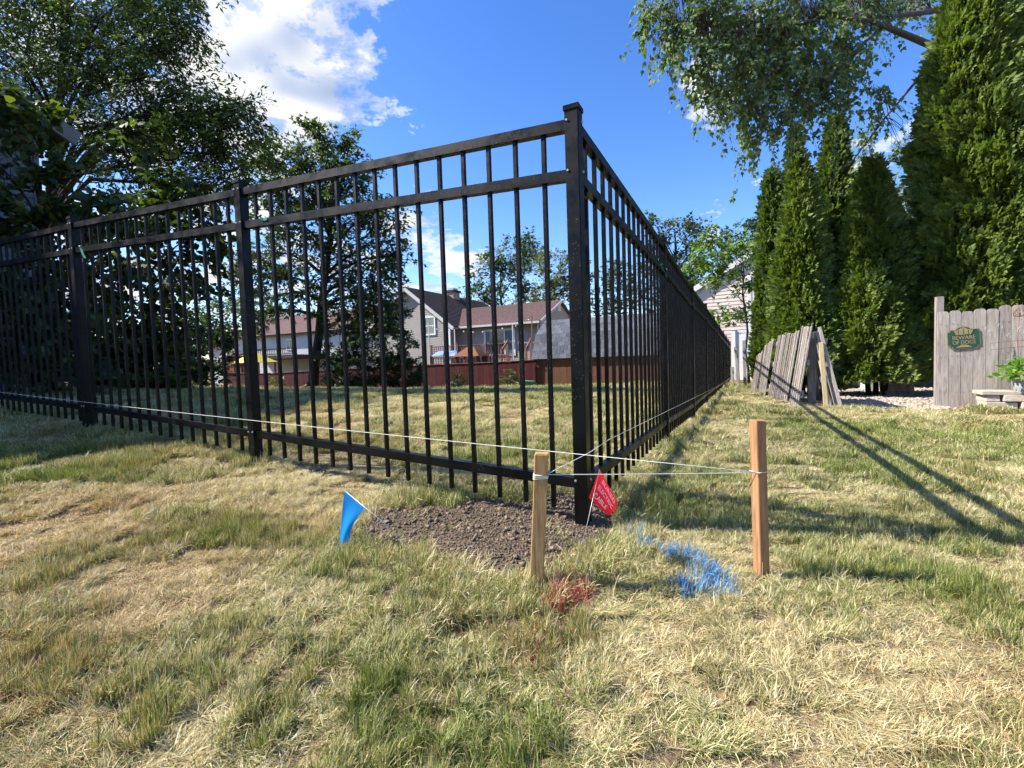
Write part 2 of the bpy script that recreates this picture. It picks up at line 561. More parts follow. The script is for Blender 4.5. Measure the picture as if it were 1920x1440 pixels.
leaf_mat('leaf shrub', [(.012, .026, .010), (.026, .05, .016), (.05, .085, .026)], .3, .5)
leaf_mat('leaf hosta', [(.04, .085, .03), (.07, .13, .045), (.11, .18, .07)], .3, .4)
leaf_mat('leaf lime', [(.09, .20, .025), (.16, .30, .045), (.25, .38, .09)], .4, .35)
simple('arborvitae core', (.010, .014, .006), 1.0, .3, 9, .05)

# ------------------------------------------------------------------ terrain
POST_Z = {('l', 0): 0.0, ('l', 1): .1094, ('l', 2): .224, ('l', 3): .31, ('l', 4): .37, ('l', 5): .41,
          ('r', 0): 0.0, ('r', 1): -.0304, ('r', 2): -.0984, ('r', 3): -.1243, ('r', 4): -.1725, ('r', 5): -.2188,
          ('r', 6): -.266, ('r', 7): -.315, ('r', 8): -.364, ('r', 9): -.4137}
SL, SR = 1.8388, 1.9626
cps = []
for (k, n), z in POST_Z.items():
    p = W(0, n * SL) if k == 'l' else W(n * SR, 0)
    cps.append((p.x, p.y, z))
for px, py, d in [(1757, 765, 7.4), (1900, 768, 6.6), (1500, 765, 7.4), (1400, 736, 11.5), (1428, 1078, 1.31), (1008, 1100, 1.24),
                  (1003, 732, 21.0), (800, 735, 23.8), (490, 741, 29.4), (360, 736, 14.0), (200, 742, 11.5), (720, 738, 16.5)]:
    p = at_d(px, py, d); cps.append(tuple(p))
for r in (-1.6, -3.2):
    for l in (-4, -2, 0, 2, 4, 7):
        p = W(r, l); cps.append((p.x, p.y, (.058 * l if l > 0 else .055 * l) * (1 if l < 5 else .85) - .01 * abs(r)))
for r, l, z in [(0, -3, -.165), (0, -6, -.3), (3, -3, -.24), (4, -7, -.42), (14, -4, -.42), (14, -9, -.4), (22, -4, -.6), (22, 0, -.6), (22, 12, -.95), (26, 30, -1.0), (6, 5, .02), (10, 10, -.25),
                (30, -15, -.7), (35, 10, -1.0), (40, 45, -1.1), (3, 12, .3), (-8, 0, -.05), (-8, 10, .4), (-8, -10, -.2), (10, 20, -.3), (3, 30, .1), (15, 35, -.6)]:
    p = W(r, l); cps.append((p.x, p.y, z))
cps = np.array(cps)
def _tk(r2):
    return np.where(r2 > 1e-12, .5 * r2 * np.log(np.maximum(r2, 1e-12)), 0)
_n = len(cps)
_K = _tk(((cps[:, None, :2] - cps[None, :, :2]) ** 2).sum(-1)) + .02 * np.eye(_n)
_P = np.c_[np.ones(_n), cps[:, :2]]
_sol = np.linalg.solve(np.block([[_K, _P], [_P.T, np.zeros((3, 3))]]), np.r_[cps[:, 2], 0, 0, 0])
HOLE = at_d(855, 1190, 1.04)
def gz(x, y):
    x = np.asarray(x, float); y = np.asarray(y, float)
    q = np.stack([x, y], -1).reshape(-1, 2)
    out = np.zeros(len(q))
    for s in range(0, len(q), 20000):
        b = q[s:s + 20000]
        out[s:s + 20000] = _tk(((b[:, None] - cps[None, :, :2]) ** 2).sum(-1)) @ _sol[:_n] + _sol[_n] + b @ _sol[_n + 1:]
    out = out.reshape(x.shape)
    rad = np.hypot(x, y - 12)
    w = np.clip((rad - 38) / 22, 0, 1); w = w * w * (3 - 2 * w)
    out = np.clip(out, -1.4, .7) * (1 - w) - 1.0 * w
    near = np.clip(1 - rad / 30, 0, 1)
    out = out + near * (.030 * (fbm(x, y, 2.1, 3, 5) - .5) + .018 * (fbm(x, y, 7, 2, 9) - .5))
    out = out - .05 * np.exp(-(((x - HOLE.x) / .075) ** 2 + ((y - HOLE.y) / .05) ** 2))
    return out
def g1(x, y):
    return float(gz(np.array([x]), np.array([y]))[0])
def G(px, py):
    """photo pixel -> point on the ground"""
    v = ray(px, py)
    a, b = 0.3, 60.0
    ts = np.linspace(a, b, 1500)
    P = np.array(ORG)[None] + np.outer(ts / v.y, np.array(v))
    h = P[:, 2] - gz(P[:, 0], P[:, 1])
    i = np.argmax(h < 0)
    if h[i] >= 0: i = len(ts) - 1
    lo, hi = ts[max(i - 1, 0)], ts[i]
    for _ in range(25):
        m = (lo + hi) / 2
        p = ORG + v * (m / v.y)
        if p.z < g1(p.x, p.y): hi = m
        else: lo = m
    return ORG + v * (lo / v.y)
def on(p, dz=0.0):
    return Vector((p[0], p[1], g1(p[0], p[1]) + dz))

# one sheet, fine near the camera and coarse out to the horizon
def axis(lo, hi, fine0, fine1):
    a = list(np.arange(fine0, fine1, .06))
    s = .06; x = fine1
    while x < hi:
        a.append(x); s *= 1.16; x += s
    a.append(hi)
    s = .06; x = fine0 - .06
    b = []
    while x > lo:
        b.append(x); s *= 1.16; x -= s
    b.append(lo)
    return np.array(b[::-1] + a)
gx = axis(-900, 900, -4.0, 5.0); gy = axis(-400, 1500, -.2, 6.0)
XX, YY = np.meshgrid(gx, gy)
ZZ = gz(XX, YY)
nx, ny = len(gx), len(gy)
idx = np.arange(nx * ny).reshape(ny, nx)
gf = np.stack([idx[:-1, :-1], idx[:-1, 1:], idx[1:, 1:], idx[1:, :-1]], -1).reshape(-1, 4)
gm = np_mesh('ground', np.stack([XX, YY, ZZ], -1).reshape(-1, 3), gf, MATS['thatch'], smooth=True)
ground = inst('ground', gm)
tag(ground, 'dry lawn soil under the grass around the fence', None, None, 'structure')

# ------------------------------------------------------------------ black metal fence
PW = .0508
BK = MATS['black powder coat']
H_POST = 1.502
RAIL_T, RAIL_2, RAIL_B = 1.445, 1.272, .167     # rail centres above the ground at the post
RH, RT = .036, .032
m = MB(); m.box(-PW / 2, PW / 2, -PW / 2, PW / 2, -.05, H_POST); post_mesh = m.mesh('post', BK)
def bevel(mesh, w, seg=1):
    bm = bmesh.new(); bm.from_mesh(mesh)
    bmesh.ops.bevel(bm, geom=list(bm.edges), offset=w, segments=seg, affect='EDGES', profile=.5)
    bm.to_mesh(mesh); bm.free()
    return mesh
bevel(post_mesh, .003)
m = MB(); c = PW / 2 + .003; m.box(-c, c, -c, c, -.012, .004)
cap_mesh = m.mesh('post_cap', BK)
m = MB(); m.box(-.008, .008, -.008, .008, 0, 1); picket_mesh = bevel(m.mesh('picket', BK), .0015)
m = MB()
m.tube([(0, 0, 0), (0, 0, .004)], [.0055, .0035], 6); screw_mesh = m.mesh('screw', MATS['metal galvanized'])

def make_fence(name, label, axis_, npan, skip_first_post):
    d = LV if axis_ == 'l' else RV
    S = SL if axis_ == 'l' else SR
    side = -RV if axis_ == 'l' else -LV
    rot = FRAME_ROT
    root = thing(name, W(0, 0, 0), label, 'fence', 'black fence runs')
    for n in range(npan + 1):
        z = POST_Z[(axis_, n)]
        b = W(0, 0, 0) + d * (n * S); b.z = z
        if not (n == 0 and skip_first_post):
            p = inst('post', post_mesh, root, b, (0, 0, rot))
            inst('post_cap', cap_mesh, p, b + Vector((0, 0, H_POST)), (0, 0, 0))
            WL[p.name] = b
        if n < 6:
            for zz_ in (RAIL_T + .012, RAIL_2 + .012, RAIL_B + .012):
                for sg in (-1, 1):
                    if n == 0 and sg < 0: continue
                    q = b + d * (sg * .017) + side * (PW / 2) + Vector((0, 0, zz_))
                    inst('screw', screw_mesh, root, q, side.to_track_quat('Z', 'Y').to_euler())
    for n in range(npan):
        z0, z1 = POST_Z[(axis_, n)], POST_Z[(axis_, n + 1)]
        a = W(0, 0, 0) + d * (n * S + PW / 2 + .001); b = W(0, 0, 0) + d * ((n + 1) * S - PW / 2 - .001)
        fa = (PW / 2) / S
        za, zb = z0 + (z1 - z0) * fa, z1 - (z1 - z0) * fa
        for h in (RAIL_T, RAIL_2, RAIL_B):
            mb = MB()
            A = Vector((a.x, a.y, za + h)); B = Vector((b.x, b.y, zb + h))
            mb.beam(A, B, RT, RH)
            mb.build('rail', BK, root)
        for k in range(1, 16):
            t = k / 16
            p = W(0, 0, 0) + d * ((n + t) * S)
            zg = z0 + (z1 - z0) * t
            p.z = zg + .06
            inst('picket', picket_mesh, root, p, (0, 0, rot), (1, 1, RAIL_T - .06))
    return root
fence_front = make_fence('metal_fence', 'black metal picket fence running left from the corner post', 'l', 5, False)
fence_side = make_fence('metal_fence', 'black metal picket fence receding to the right of the corner post', 'r', 9, True)

# ------------------------------------------------------------------ leaf and tree builders
def unit(v):
    return v / np.maximum(np.linalg.norm(v, axis=-1, keepdims=True), 1e-9)

MAPLE = np.array([(0, 0), (.32, .12), (.50, .42), (.26, .50), (0, 1.0), (-.26, .50), (-.50, .42), (-.32, .12)])
OVAL = np.array([(0, 0), (.24, .32), (.20, .68), (0, 1.0), (-.20, .68), (-.24, .32)])
HEART = np.array([(0, .06), (.34, 0), (.46, .34), (.26, .72), (0, 1.0), (-.26, .72), (-.46, .34), (-.34, 0)])
DIAM = np.array([(0, 0), (.30, .45), (0, 1.0), (-.30, .45)])
SLIM = np.array([(0, 0), (.15, .45), (0, 1.0), (-.15, .45)])
LOBE = np.array([(0, 0), (.40, .30), (.12, .42), (0, 1.0), (-.12, .42), (-.40, .30)])

def leaves_mesh(name, pos, direc, normal, size, shape, mat, origin, rnd=None, curl=.12):
    """one polygon per leaf; direc is the axis from stalk to tip, normal its facing"""
    n = len(pos); k = len(shape)
    d = unit(direc); x = unit(np.cross(d, normal)); nn = unit(np.cross(x, d))
    s = size[:, None, None]
    bend = curl * (np.abs(shape[:, 0])[None, :, None] * 1.0 - shape[:, 1][None, :, None] ** 2 * .8)
    V = pos[:, None, :] + s * (shape[None, :, 0:1] * x[:, None, :] + shape[None, :, 1:2] * d[:, None, :] + bend * nn[:, None, :])
    F = np.arange(n * k).reshape(n, k)
    if rnd is None: rnd = rng.random(n)
    return np_mesh(name, V.reshape(-1, 3), F, mat, rnd, origin)

def blob_px(px, py, d, rx, ry, n, rd=None):
    c = at_d(px, py, d)
    k = d / F_PX
    return (c, Vector((rx * k, (rd if rd else (rx + ry) / 2) * k, ry * k)), n)

def crown_leaves(blobs, per_tip, leaf, spread, droop, shell=.55, twig=.35, seed=1):
    """leaves set along both sides of twigs that fill a set of ellipsoids; returns leaf data and the twigs"""
    r = np.random.default_rng(seed)
    P = []; D = []; NR = []; TIPS = []; TW = []
    up = np.array([0, 0, 1.0])
    for c, rad, n in blobs:
        u = unit(r.normal(size=(n, 3)))
        q = r.random(n) ** (1 / 3.0)
        q = shell * (0.72 + .30 * r.random(n)) + (1 - shell) * q
        off = u * q[:, None] * np.array(rad)[None]
        tip = np.array(c)[None] + off
        lean = unit(np.array([r.normal(), r.normal(), 0.3]))[None] * .35
        out = unit(off / np.array(rad)[None] * np.array([1, 1, .6]) + lean + r.normal(size=(n, 3)) * .38 + np.array([0, 0, -droop * .55])[None])
        pn = unit(up[None] + r.normal(size=(n, 3)) * .35)
        side = unit(np.cross(out, pn)); pn = np.cross(side, out)
        TIPS.append(tip)
        L = twig * (.5 + r.random(n))
        t = np.sort(r.random((n, per_tip)), axis=1)
        sag_ = -droop * .38 * (t ** 2) * L[:, None]
        st = tip - out * (L * .4)[:, None]
        axis_p = st[:, None, :] + out[:, None, :] * (L[:, None] * t)[..., None] + up * sag_[..., None]
        sgn = np.where(r.random((n, per_tip)) < .5, -1.0, 1.0)
        sub = (1 - t) * L[:, None] * .26 * r.random((n, per_tip)) ** .7
        pp = axis_p + side[:, None, :] * (sgn * sub)[..., None] + r.normal(size=axis_p.shape) * spread * .45
        ang = .75 + .3 * r.normal(size=(n, per_tip))
        dd = out[:, None, :] * np.cos(ang)[..., None] + side[:, None, :] * (sgn * np.sin(ang))[..., None] + up * (-droop * .55) + r.normal(size=axis_p.shape) * .28
        nn = pn[:, None, :] + r.normal(size=axis_p.shape) * .42
        P.append(pp.reshape(-1, 3)); D.append(unit(dd).reshape(-1, 3)); NR.append(unit(nn).reshape(-1, 3))
        e = st + out * L[:, None] + up * (-droop * .38 * L)[:, None]; m_ = st + out * (L * .5)[:, None] + up * (-droop * .095 * L)[:, None]
        TW.append(np.stack([st, m_, e], 1))
    P = np.concatenate(P); D = np.concatenate(D); NR = np.concatenate(NR)
    size = leaf * (.55 + .85 * r.random(len(P)))
    crown_leaves.twigs = np.concatenate(TW)
    return P, D, NR, size, np.concatenate(TIPS)

def twig_tubes(mb, twigs, r0):
    for a_, m_, e_ in twigs:
        mb.tube([a_, m_, e_], [r0, r0 * .7, r0 * .3], 3, cap=False)

def limbs(mb, base, top, r0, blobs, tips, seed=2, nsub=5, ntwig=4, lean=None, nseg=7, branch_from=.3):
    """trunk, a limb into each blob and finer branches out to some of the twig tips"""
    r = random.Random(seed)
    base = Vector(base); top = Vector(top)
    path = []
    for i in range(nseg + 1):
        t = i / nseg
        p = base.lerp(top, t)
        w = (base - top).length * .02 * math.sin(t * 3.1)
        p += Vector((r.uniform(-w, w), r.uniform(-w, w), 0))
        path.append(p)
    rads = [r0 * (1.25 if i == 0 else 1) * (1 - .75 * i / nseg) for i in range(nseg + 1)]
    mb.tube(path, rads, 9)
    k = 0
    for c, rad, n in blobs:
        t0 = branch_from + (1 - branch_from) * .85 * max(0, min(1, (c.z - base.z) / max(.1, (top.z - base.z)) - .25))
        i = min(nseg - 1, int(t0 * nseg)); st = path[i].lerp(path[i + 1], t0 * nseg - i)
        rs = r0 * (1 - .75 * t0) * .62
        mid = st.lerp(c, .5) + Vector((r.uniform(-.1, .1), r.uniform(-.1, .1), .12)) * (c - st).length
        lp = [st, st.lerp(mid, .5) + Vector((0, 0, .03)) * (c - st).length, mid, mid.lerp(c, .55), c]
        mb.tube(lp, [rs, rs * .8, rs * .6, rs * .42, rs * .25], 6)
        my = tips[k:k + n]; k += n
        for j in range(min(nsub * ntwig, len(my))):
            tp = Vector(my[r.randrange(len(my))])
            s2 = lp[1].lerp(lp[4], r.uniform(.15, 1)) if j % 2 else lp[2].lerp(lp[4], r.uniform(0, 1))
            m2 = s2.lerp(tp, .5) + Vector((r.uniform(-.08, .08), r.uniform(-.08, .08), r.uniform(0, .12))) * (tp - s2).length
            rr = max(.004, rs * .2)
            mb.tube([s2, m2, tp], [rr, rr * .65, rr * .3], 4, cap=False)

def tree(name, label, cat, base, top, r0, blobs, leaf, per_tip, shape, leafmat, bark='bark gray', droop=.3, spread=None, twig=.35,
         shell=.5, seed=1, group=None, nsub=5, ntwig=4, bfrom=.3):
    base = Vector(base)
    root = thing(name, base, label, cat, group)
    P, D, nr, sz, tips = crown_leaves(blobs, per_tip, leaf, spread if spread else leaf * .9, droop, shell, twig, seed)
    mb = MB(); tw_ = crown_leaves.twigs; limbs(mb, base - Vector((0, 0, .1)), top, r0, blobs, tw_[:, 0], seed, nsub, ntwig, branch_from=bfrom); twig_tubes(mb, tw_, max(.004, leaf * .045))
    mb.build('trunk', MATS[bark], root, smooth=True)
    inst('crown', leaves_mesh('crown', P, D, nr, sz, shape, MATS[leafmat], base), root, base)
    return root

def arborvitae(name, label, base, height, R, n, spray, leafmat, seed=1, group=None, tipx=(0, 0), low=.0, flare=.55, stems=3, power=.75):
    """dense column of upright scale-leaf sprays round a dark inner thicket"""
    r = np.random.default_rng(seed)
    base = Vector(base)
    root = thing(name, base, label, 'arborvitae', group)
    def prof(t):
        return R * np.minimum(1, flare + (1 - flare) * t / .22) * np.clip(1 - t, 0, 1) ** power * (1 + .25 * t)
    def lump(t, a):
        return 1 + .13 * np.sin(a * 3 + t * 9 + seed) * np.sin(t * 17 + a * 2) + .09 * (vnoise(a * 2.2 + 9, t * height * 1.6, seed) - .5) * 2 + .20 * (vnoise(a * 6 + 3, t * height * 3.2, seed + 4) - .5) * 2 + .07 * (vnoise(a * 14 + 3, t * height * 9.0, seed + 6) - .5) * 2
    t = 1 - np.sqrt(r.random(n))
    t = np.concatenate([t, r.random(n // 12) * .25 + .75])
    a = r.random(len(t)) * 2 * math.pi
    depth = 1 - .22 * r.random(len(t)) ** 1.6
    stray = r.random(len(t)) < .05
    rr = prof(t) * lump(t, a) * depth + np.where(stray, .09 * r.random(len(t)), 0)
    h = low + t * (height - low)
    ax = np.array([tipx[0], tipx[1]])
    ctr = np.stack([base.x + ax[0] * t, base.y + ax[1] * t], -1)
    P = np.stack([ctr[:, 0] + np.cos(a) * rr, ctr[:, 1] + np.sin(a) * rr, base.z + h + r.normal(size=len(t)) * .03], -1)
    outd = np.stack([np.cos(a), np.sin(a), np.zeros(len(a))], -1)
    up = np.array([0, 0, 1.0])
    drift = (vnoise(a * 3, t * height * 1.3, seed + 9) - .5)[:, None] * 1.1
    tang = np.cross(up[None], outd)
    main = unit(outd * (.55 + .5 * r.random((len(t), 1))) + up * (.35 + .75 * r.random((len(t), 1))) + tang * drift + r.normal(size=P.shape) * .24)
    yaw = r.normal(size=len(t)) * .7
    # fans stand in upright planes that hold the outward direction
    pl = unit(up[None] - main * (main @ up)[:, None]); other = np.cross(main, pl)
    side = pl * np.cos(yaw)[:, None] + other * np.sin(yaw)[:, None]
    nrm = np.cross(main, side)
    s = spray * (.6 + .75 * r.random(len(t)))
    RN = []; POS = []; DD = []; NN = []; SS = []
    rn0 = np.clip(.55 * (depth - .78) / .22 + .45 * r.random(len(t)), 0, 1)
    for ang, off, sc_ in ((0, .55, .55), (.55, .46, .46), (-.55, .46, .46), (.7, .22, .50), (-.7, .22, .50), (.85, .0, .46), (-.85, .0, .46)):
        aa = ang + r.normal(size=len(t)) * .12
        d = main * np.cos(aa)[:, None] + side * np.sin(aa)[:, None] + up * -.12
        POS.append(P + main * (s * off)[:, None]); DD.append(d); NN.append(nrm + r.normal(size=P.shape) * .25); SS.append(s * sc_ * (.8 + .4 * r.random(len(t)))); RN.append(rn0)
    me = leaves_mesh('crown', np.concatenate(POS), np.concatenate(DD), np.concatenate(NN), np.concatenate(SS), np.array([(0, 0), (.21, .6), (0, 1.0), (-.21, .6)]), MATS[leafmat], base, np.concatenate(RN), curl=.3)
    crown = inst('crown', me, root, base)
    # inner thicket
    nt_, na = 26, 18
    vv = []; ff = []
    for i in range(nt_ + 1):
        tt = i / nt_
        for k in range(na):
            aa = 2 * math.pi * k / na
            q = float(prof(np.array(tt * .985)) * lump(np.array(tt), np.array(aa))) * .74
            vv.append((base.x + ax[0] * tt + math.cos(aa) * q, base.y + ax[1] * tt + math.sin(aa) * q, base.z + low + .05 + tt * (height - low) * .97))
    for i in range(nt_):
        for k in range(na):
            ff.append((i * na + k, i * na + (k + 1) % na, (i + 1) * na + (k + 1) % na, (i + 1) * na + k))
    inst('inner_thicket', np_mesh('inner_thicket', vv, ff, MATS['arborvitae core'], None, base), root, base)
    mb = MB()
    rd = random.Random(seed)
    for k in range(stems):
        aa = k * 2.2 + seed
        q = Vector((math.cos(aa), math.sin(aa), 0)) * (R * .22)
        mb.tube([base + q * .7 - Vector((0, 0, .1)), base + q * .9 + Vector((0, 0, .35)), base + q * 1.3 + Vector((0, 0, .8 + low)), base + q * .6 + Vector((ax[0], ax[1], height * .55))], [.06, .05, .045, .02], 7)
    mb.build('trunk', MATS['bark dark'], root, smooth=True)
    return root

# ------------------------------------------------------------------ bare soil round the corner post
SOIL_PX = [(650, 1005), (680, 975), (715, 950), (760, 952), (800, 945), (850, 948), (905, 936), (960, 944), (1010, 930), (1060, 926), (1110, 925), (1155, 940), (1172, 985), (1140, 1025), (1075, 1040), (1045, 1075), (990, 1096), (950, 1082), (905, 1086), (862, 1064), (815, 1052), (790, 1030), (740, 1034), (690, 1026)]
SOIL = np.array([tuple(G(*p))[:2] for p in SOIL_PX])
def in_poly(x, y, poly):
    x = np.asarray(x); y = np.asarray(y)
    ins = np.zeros(x.shape, bool)
    j = len(poly) - 1
    for i in range(len(poly)):
        xi, yi = poly[i]; xj, yj = poly[j]
        ins ^= ((yi > y) != (yj > y)) & (x < (xj - xi) * (y - yi) / (yj - yi + 1e-12) + xi)
        j = i
    return ins
def edge_dist(x, y, poly):
    d = np.full(np.shape(x), 9e9)
    for i in range(len(poly)):
        a = poly[i]; b = poly[(i + 1) % len(poly)]
        ab = b - a
        t = np.clip(((x - a[0]) * ab[0] + (y - a[1]) * ab[1]) / (ab @ ab), 0, 1)
        d = np.minimum(d, np.hypot(x - a[0] - t * ab[0], y - a[1] - t * ab[1]))
    return d
def soil_h(x, y):
    ins = in_poly(x, y, SOIL); ed = edge_dist(x, y, SOIL)
    sd = np.where(ins, ed, -ed)
    return np.clip(sd / .10, -1, 1) * .017 + .012 * (fbm(x, y, 14, 3, 3) - .5)
x0, y0 = SOIL.min(0) - .06; x1, y1 = SOIL.max(0) + .06
sx = np.arange(x0, x1, .012); sy = np.arange(y0, y1, .012)
SX, SY = np.meshgrid(sx, sy)
SZ = gz(SX, SY) + soil_h(SX, SY) - .004
idx = np.arange(SX.size).reshape(SX.shape)
sf = np.stack([idx[:-1, :-1], idx[:-1, 1:], idx[1:, 1:], idx[1:, :-1]], -1).reshape(-1, 4)
keep = (in_poly(SX, SY, SOIL) | (edge_dist(SX, SY, SOIL) < .05)).ravel()
sf = sf[keep[sf].all(1)]
soil = inst('soil_patch', np_mesh('soil_patch', np.stack([SX, SY, SZ], -1).reshape(-1, 3), sf, MATS['soil'], smooth=True))
tag(soil, 'bare brown earth heaped round the foot of the corner post', None, None, 'structure')

ICO = None
def ico():
    global ICO
    if ICO is None:
        bm = bmesh.new(); bmesh.ops.create_icosphere(bm, subdivisions=1, radius=1)
        ICO = (np.array([v.co[:] for v in bm.verts]), np.array([[v.index for v in f.verts] for f in bm.faces])); bm.free()
    return ICO
def pebbles(name, pts, sizes, mat, flat=.7, seed=3, label=None):
    r = np.random.default_rng(seed)
    v, f = ico()
    n = len(pts)
    jit = 1 + .28 * r.normal(size=(n, len(v), 1))
    sc = sizes[:, None, None] * np.stack([.8 + .5 * r.random(n), .7 + .4 * r.random(n), flat * (.7 + .5 * r.random(n))], -1)[:, None, :]
    a = r.random(n) * 6.283
    vv = v[None] * jit * sc
    tilt = r.normal(size=n) * .4
    ct, st = np.cos(tilt)[:, None], np.sin(tilt)[:, None]
    vy = vv[..., 1] * ct - vv[..., 2] * st; vz = vv[..., 1] * st + vv[..., 2] * ct
    vx = vv[..., 0]
    ca, sa = np.cos(a)[:, None], np.sin(a)[:, None]
    V = np.stack([vx * ca - vy * sa, vx * sa + vy * ca, vz], -1) + pts[:, None, :]
    F = (f[None] + (np.arange(n) * len(v))[:, None, None]).reshape(-1, 3)
    return np_mesh(name, V.reshape(-1, 3), F, mat)
nq = 27000
qx = rng.uniform(x0, x1, nq); qy = rng.uniform(y0, y1, nq)
sdist = np.where(in_poly(qx, qy, SOIL), edge_dist(qx, qy, SOIL), -edge_dist(qx, qy, SOIL))
k = (sdist > -.01 - .03 * np.abs(rng.normal(size=nq)) * (rng.random(nq) < .3) + .02 * (rng.random(nq) - .5))
qx, qy = qx[k], qy[k]
qs = .0012 + .0038 * rng.random(len(qx)) ** 3 + .010 * rng.random(len(qx)) * (rng.random(len(qx)) < .03)
qz = gz(qx, qy) + np.maximum(soil_h(qx, qy), -.002) - .003 + qs * .35
clods = inst('soil_clods', pebbles('soil_clods', np.stack([qx, qy, qz], -1), qs, MATS['clod']))
tag(clods, 'loose brown clods and crumbs of dug soil by the corner post', None, None, 'stuff')
# smaller spill of soil at the other posts and in the hollow
hp = []
for c, rad, n in [(G(468, 868), .09, 260), (G(110, 806), .16, 260), (G(1228, 852), .13, 380), (G(1300, 790), .12, 200), (G(822, 1216), .018, 16), (G(600, 890), .1, 40)]:
    a = rng.normal(size=(n, 2)) * rad * .6
    hp.append(np.stack([c.x + a[:, 0], c.y + a[:, 1]], -1))
hp = np.concatenate(hp)
hs_ = .004 + .010 * rng.random(len(hp)) ** 2
tag(inst('soil_crumbs', pebbles('soil_crumbs', np.c_[hp, gz(hp[:, 0], hp[:, 1]) + hs_ * .6 + .004], hs_, MATS['clod'], seed=8)), 'scattered soil crumbs at the feet of the other fence posts', None, None, 'stuff')

# ------------------------------------------------------------------ grass
def grass_material():
    m, t, b, out = new_mat('dry grass')
    blade = N(t, 'ShaderNodeAttribute', attribute_name='rnd')
    gr = N(t, 'ShaderNodeAttribute', attribute_name='green', attribute_type='INSTANCER')
    br = N(t, 'ShaderNodeAttribute', attribute_name='brown', attribute_type='INSTANCER')
    pb = N(t, 'ShaderNodeAttribute', attribute_name='paintblue', attribute_type='INSTANCER')
    pr = N(t, 'ShaderNodeAttribute', attribute_name='paintred', attribute_type='INSTANCER')
    rn = blade.outputs['Fac']
    r2 = MATH(t, 'FRACT', MATH(t, 'MULTIPLY', rn, 17.31))
    r3 = MATH(t, 'FRACT', MATH(t, 'MULTIPLY', rn, 91.7))
    straw = RAMP(t, r2, [(0, (.34, .25, .11)), (.5, (.60, .50, .25)), (1, (.82, .74, .47))])
    brown = RAMP(t, r2, [(0, (.30, .18, .075)), (.5, (.47, .32, .145)), (1, (.62, .48, .26))])
    straw = MIX(t, br.outputs['Fac'], straw, brown)
    green = RAMP(t, r2, [(0, (.075, .112, .018)), (.5, (.20, .245, .05)), (1, (.38, .40, .13))])
    isg = MATH(t, 'LESS_THAN', rn, gr.outputs['Fac'])
    c = MIX(t, isg, straw, green)
    c = MIX(t, MATH(t, 'LESS_THAN', r3, pb.outputs['Fac']), c, MIX(t, r2, (.04, .22, .55), (.16, .42, .75)))
    c = MIX(t, MATH(t, 'LESS_THAN', r3, pr.outputs['Fac']), c, (.32, .022, .034))
    LK(t, c, b.inputs['Base Color'])
    b.inputs['Roughness'].default_value = .55
    b.inputs['Specular IOR Level'].default_value = .3
    tr = N(t, 'ShaderNodeBsdfTranslucent')
    LK(t, MIX(t, 1.0, c, (1.1, 1.1, .8), 'MULTIPLY'), tr.inputs[0])
    ms = N(t, 'ShaderNodeMixShader'); ms.inputs[0].default_value = .24
    LK(t, b.outputs[0], ms.inputs[1]); LK(t, tr.outputs[0], ms.inputs[2]); LK(t, ms.outputs[0], out.inputs[0])
    return m
GM = grass_material()

def tuft_mesh(name, n, rad, length, width, upright, seed):
    r = np.random.default_rng(seed)
    a = r.random(n) * 6.283; q = np.sqrt(r.random(n)) * rad
    root = np.stack([np.cos(a) * q, np.sin(a) * q, np.full(n, -.006)], -1)
    comb = r.random() * 6.283
    b = np.where(r.random(n) < .45, comb + r.normal(size=n) * .7, r.random(n) * 6.283)
    tilt = np.clip(r.normal(size=n) * .35 + (1 - upright) * 1.25, .05, 1.5)
    L = length * (.45 + .8 * r.random(n))
    hd = np.stack([np.cos(b), np.sin(b), np.zeros(n)], -1)
    sidev = np.stack([-np.sin(b), np.cos(b), np.zeros(n)], -1)
    sidev = unit(sidev + r.normal(size=(n, 3)) * .35)
    w = width * (.6 + .8 * r.random(n))
    V = np.zeros((n, 7, 3))
    p = root.copy(); ang = tilt * .45
    segs = 3
    for i in range(segs + 1):
        ww = w * (1, .9, .62, 0)[i]
        if i < segs:
            V[:, 2 * i] = p - sidev * ww[:, None] / 2; V[:, 2 * i + 1] = p + sidev * ww[:, None] / 2
        else:
            V[:, 6] = p
        p = p + (hd * np.sin(ang)[:, None] + np.array([0, 0, 1.0]) * np.cos(ang)[:, None]) * (L / segs)[:, None]
        ang = ang + tilt * .42 + r.normal(size=n) * .12
    o = (np.arange(n) * 7)[:, None]
    q1 = np.concatenate([o + np.array([[0, 1, 3]]), o + np.array([[0, 3, 2]]), o + np.array([[2, 3, 5]]), o + np.array([[2, 5, 4]]), o + np.array([[4, 5, 6]])], 1).reshape(-1, 3)
    rn = np.repeat(r.random(n), 5)
    return np_mesh(name, V.reshape(-1, 3), q1, GM, rn)

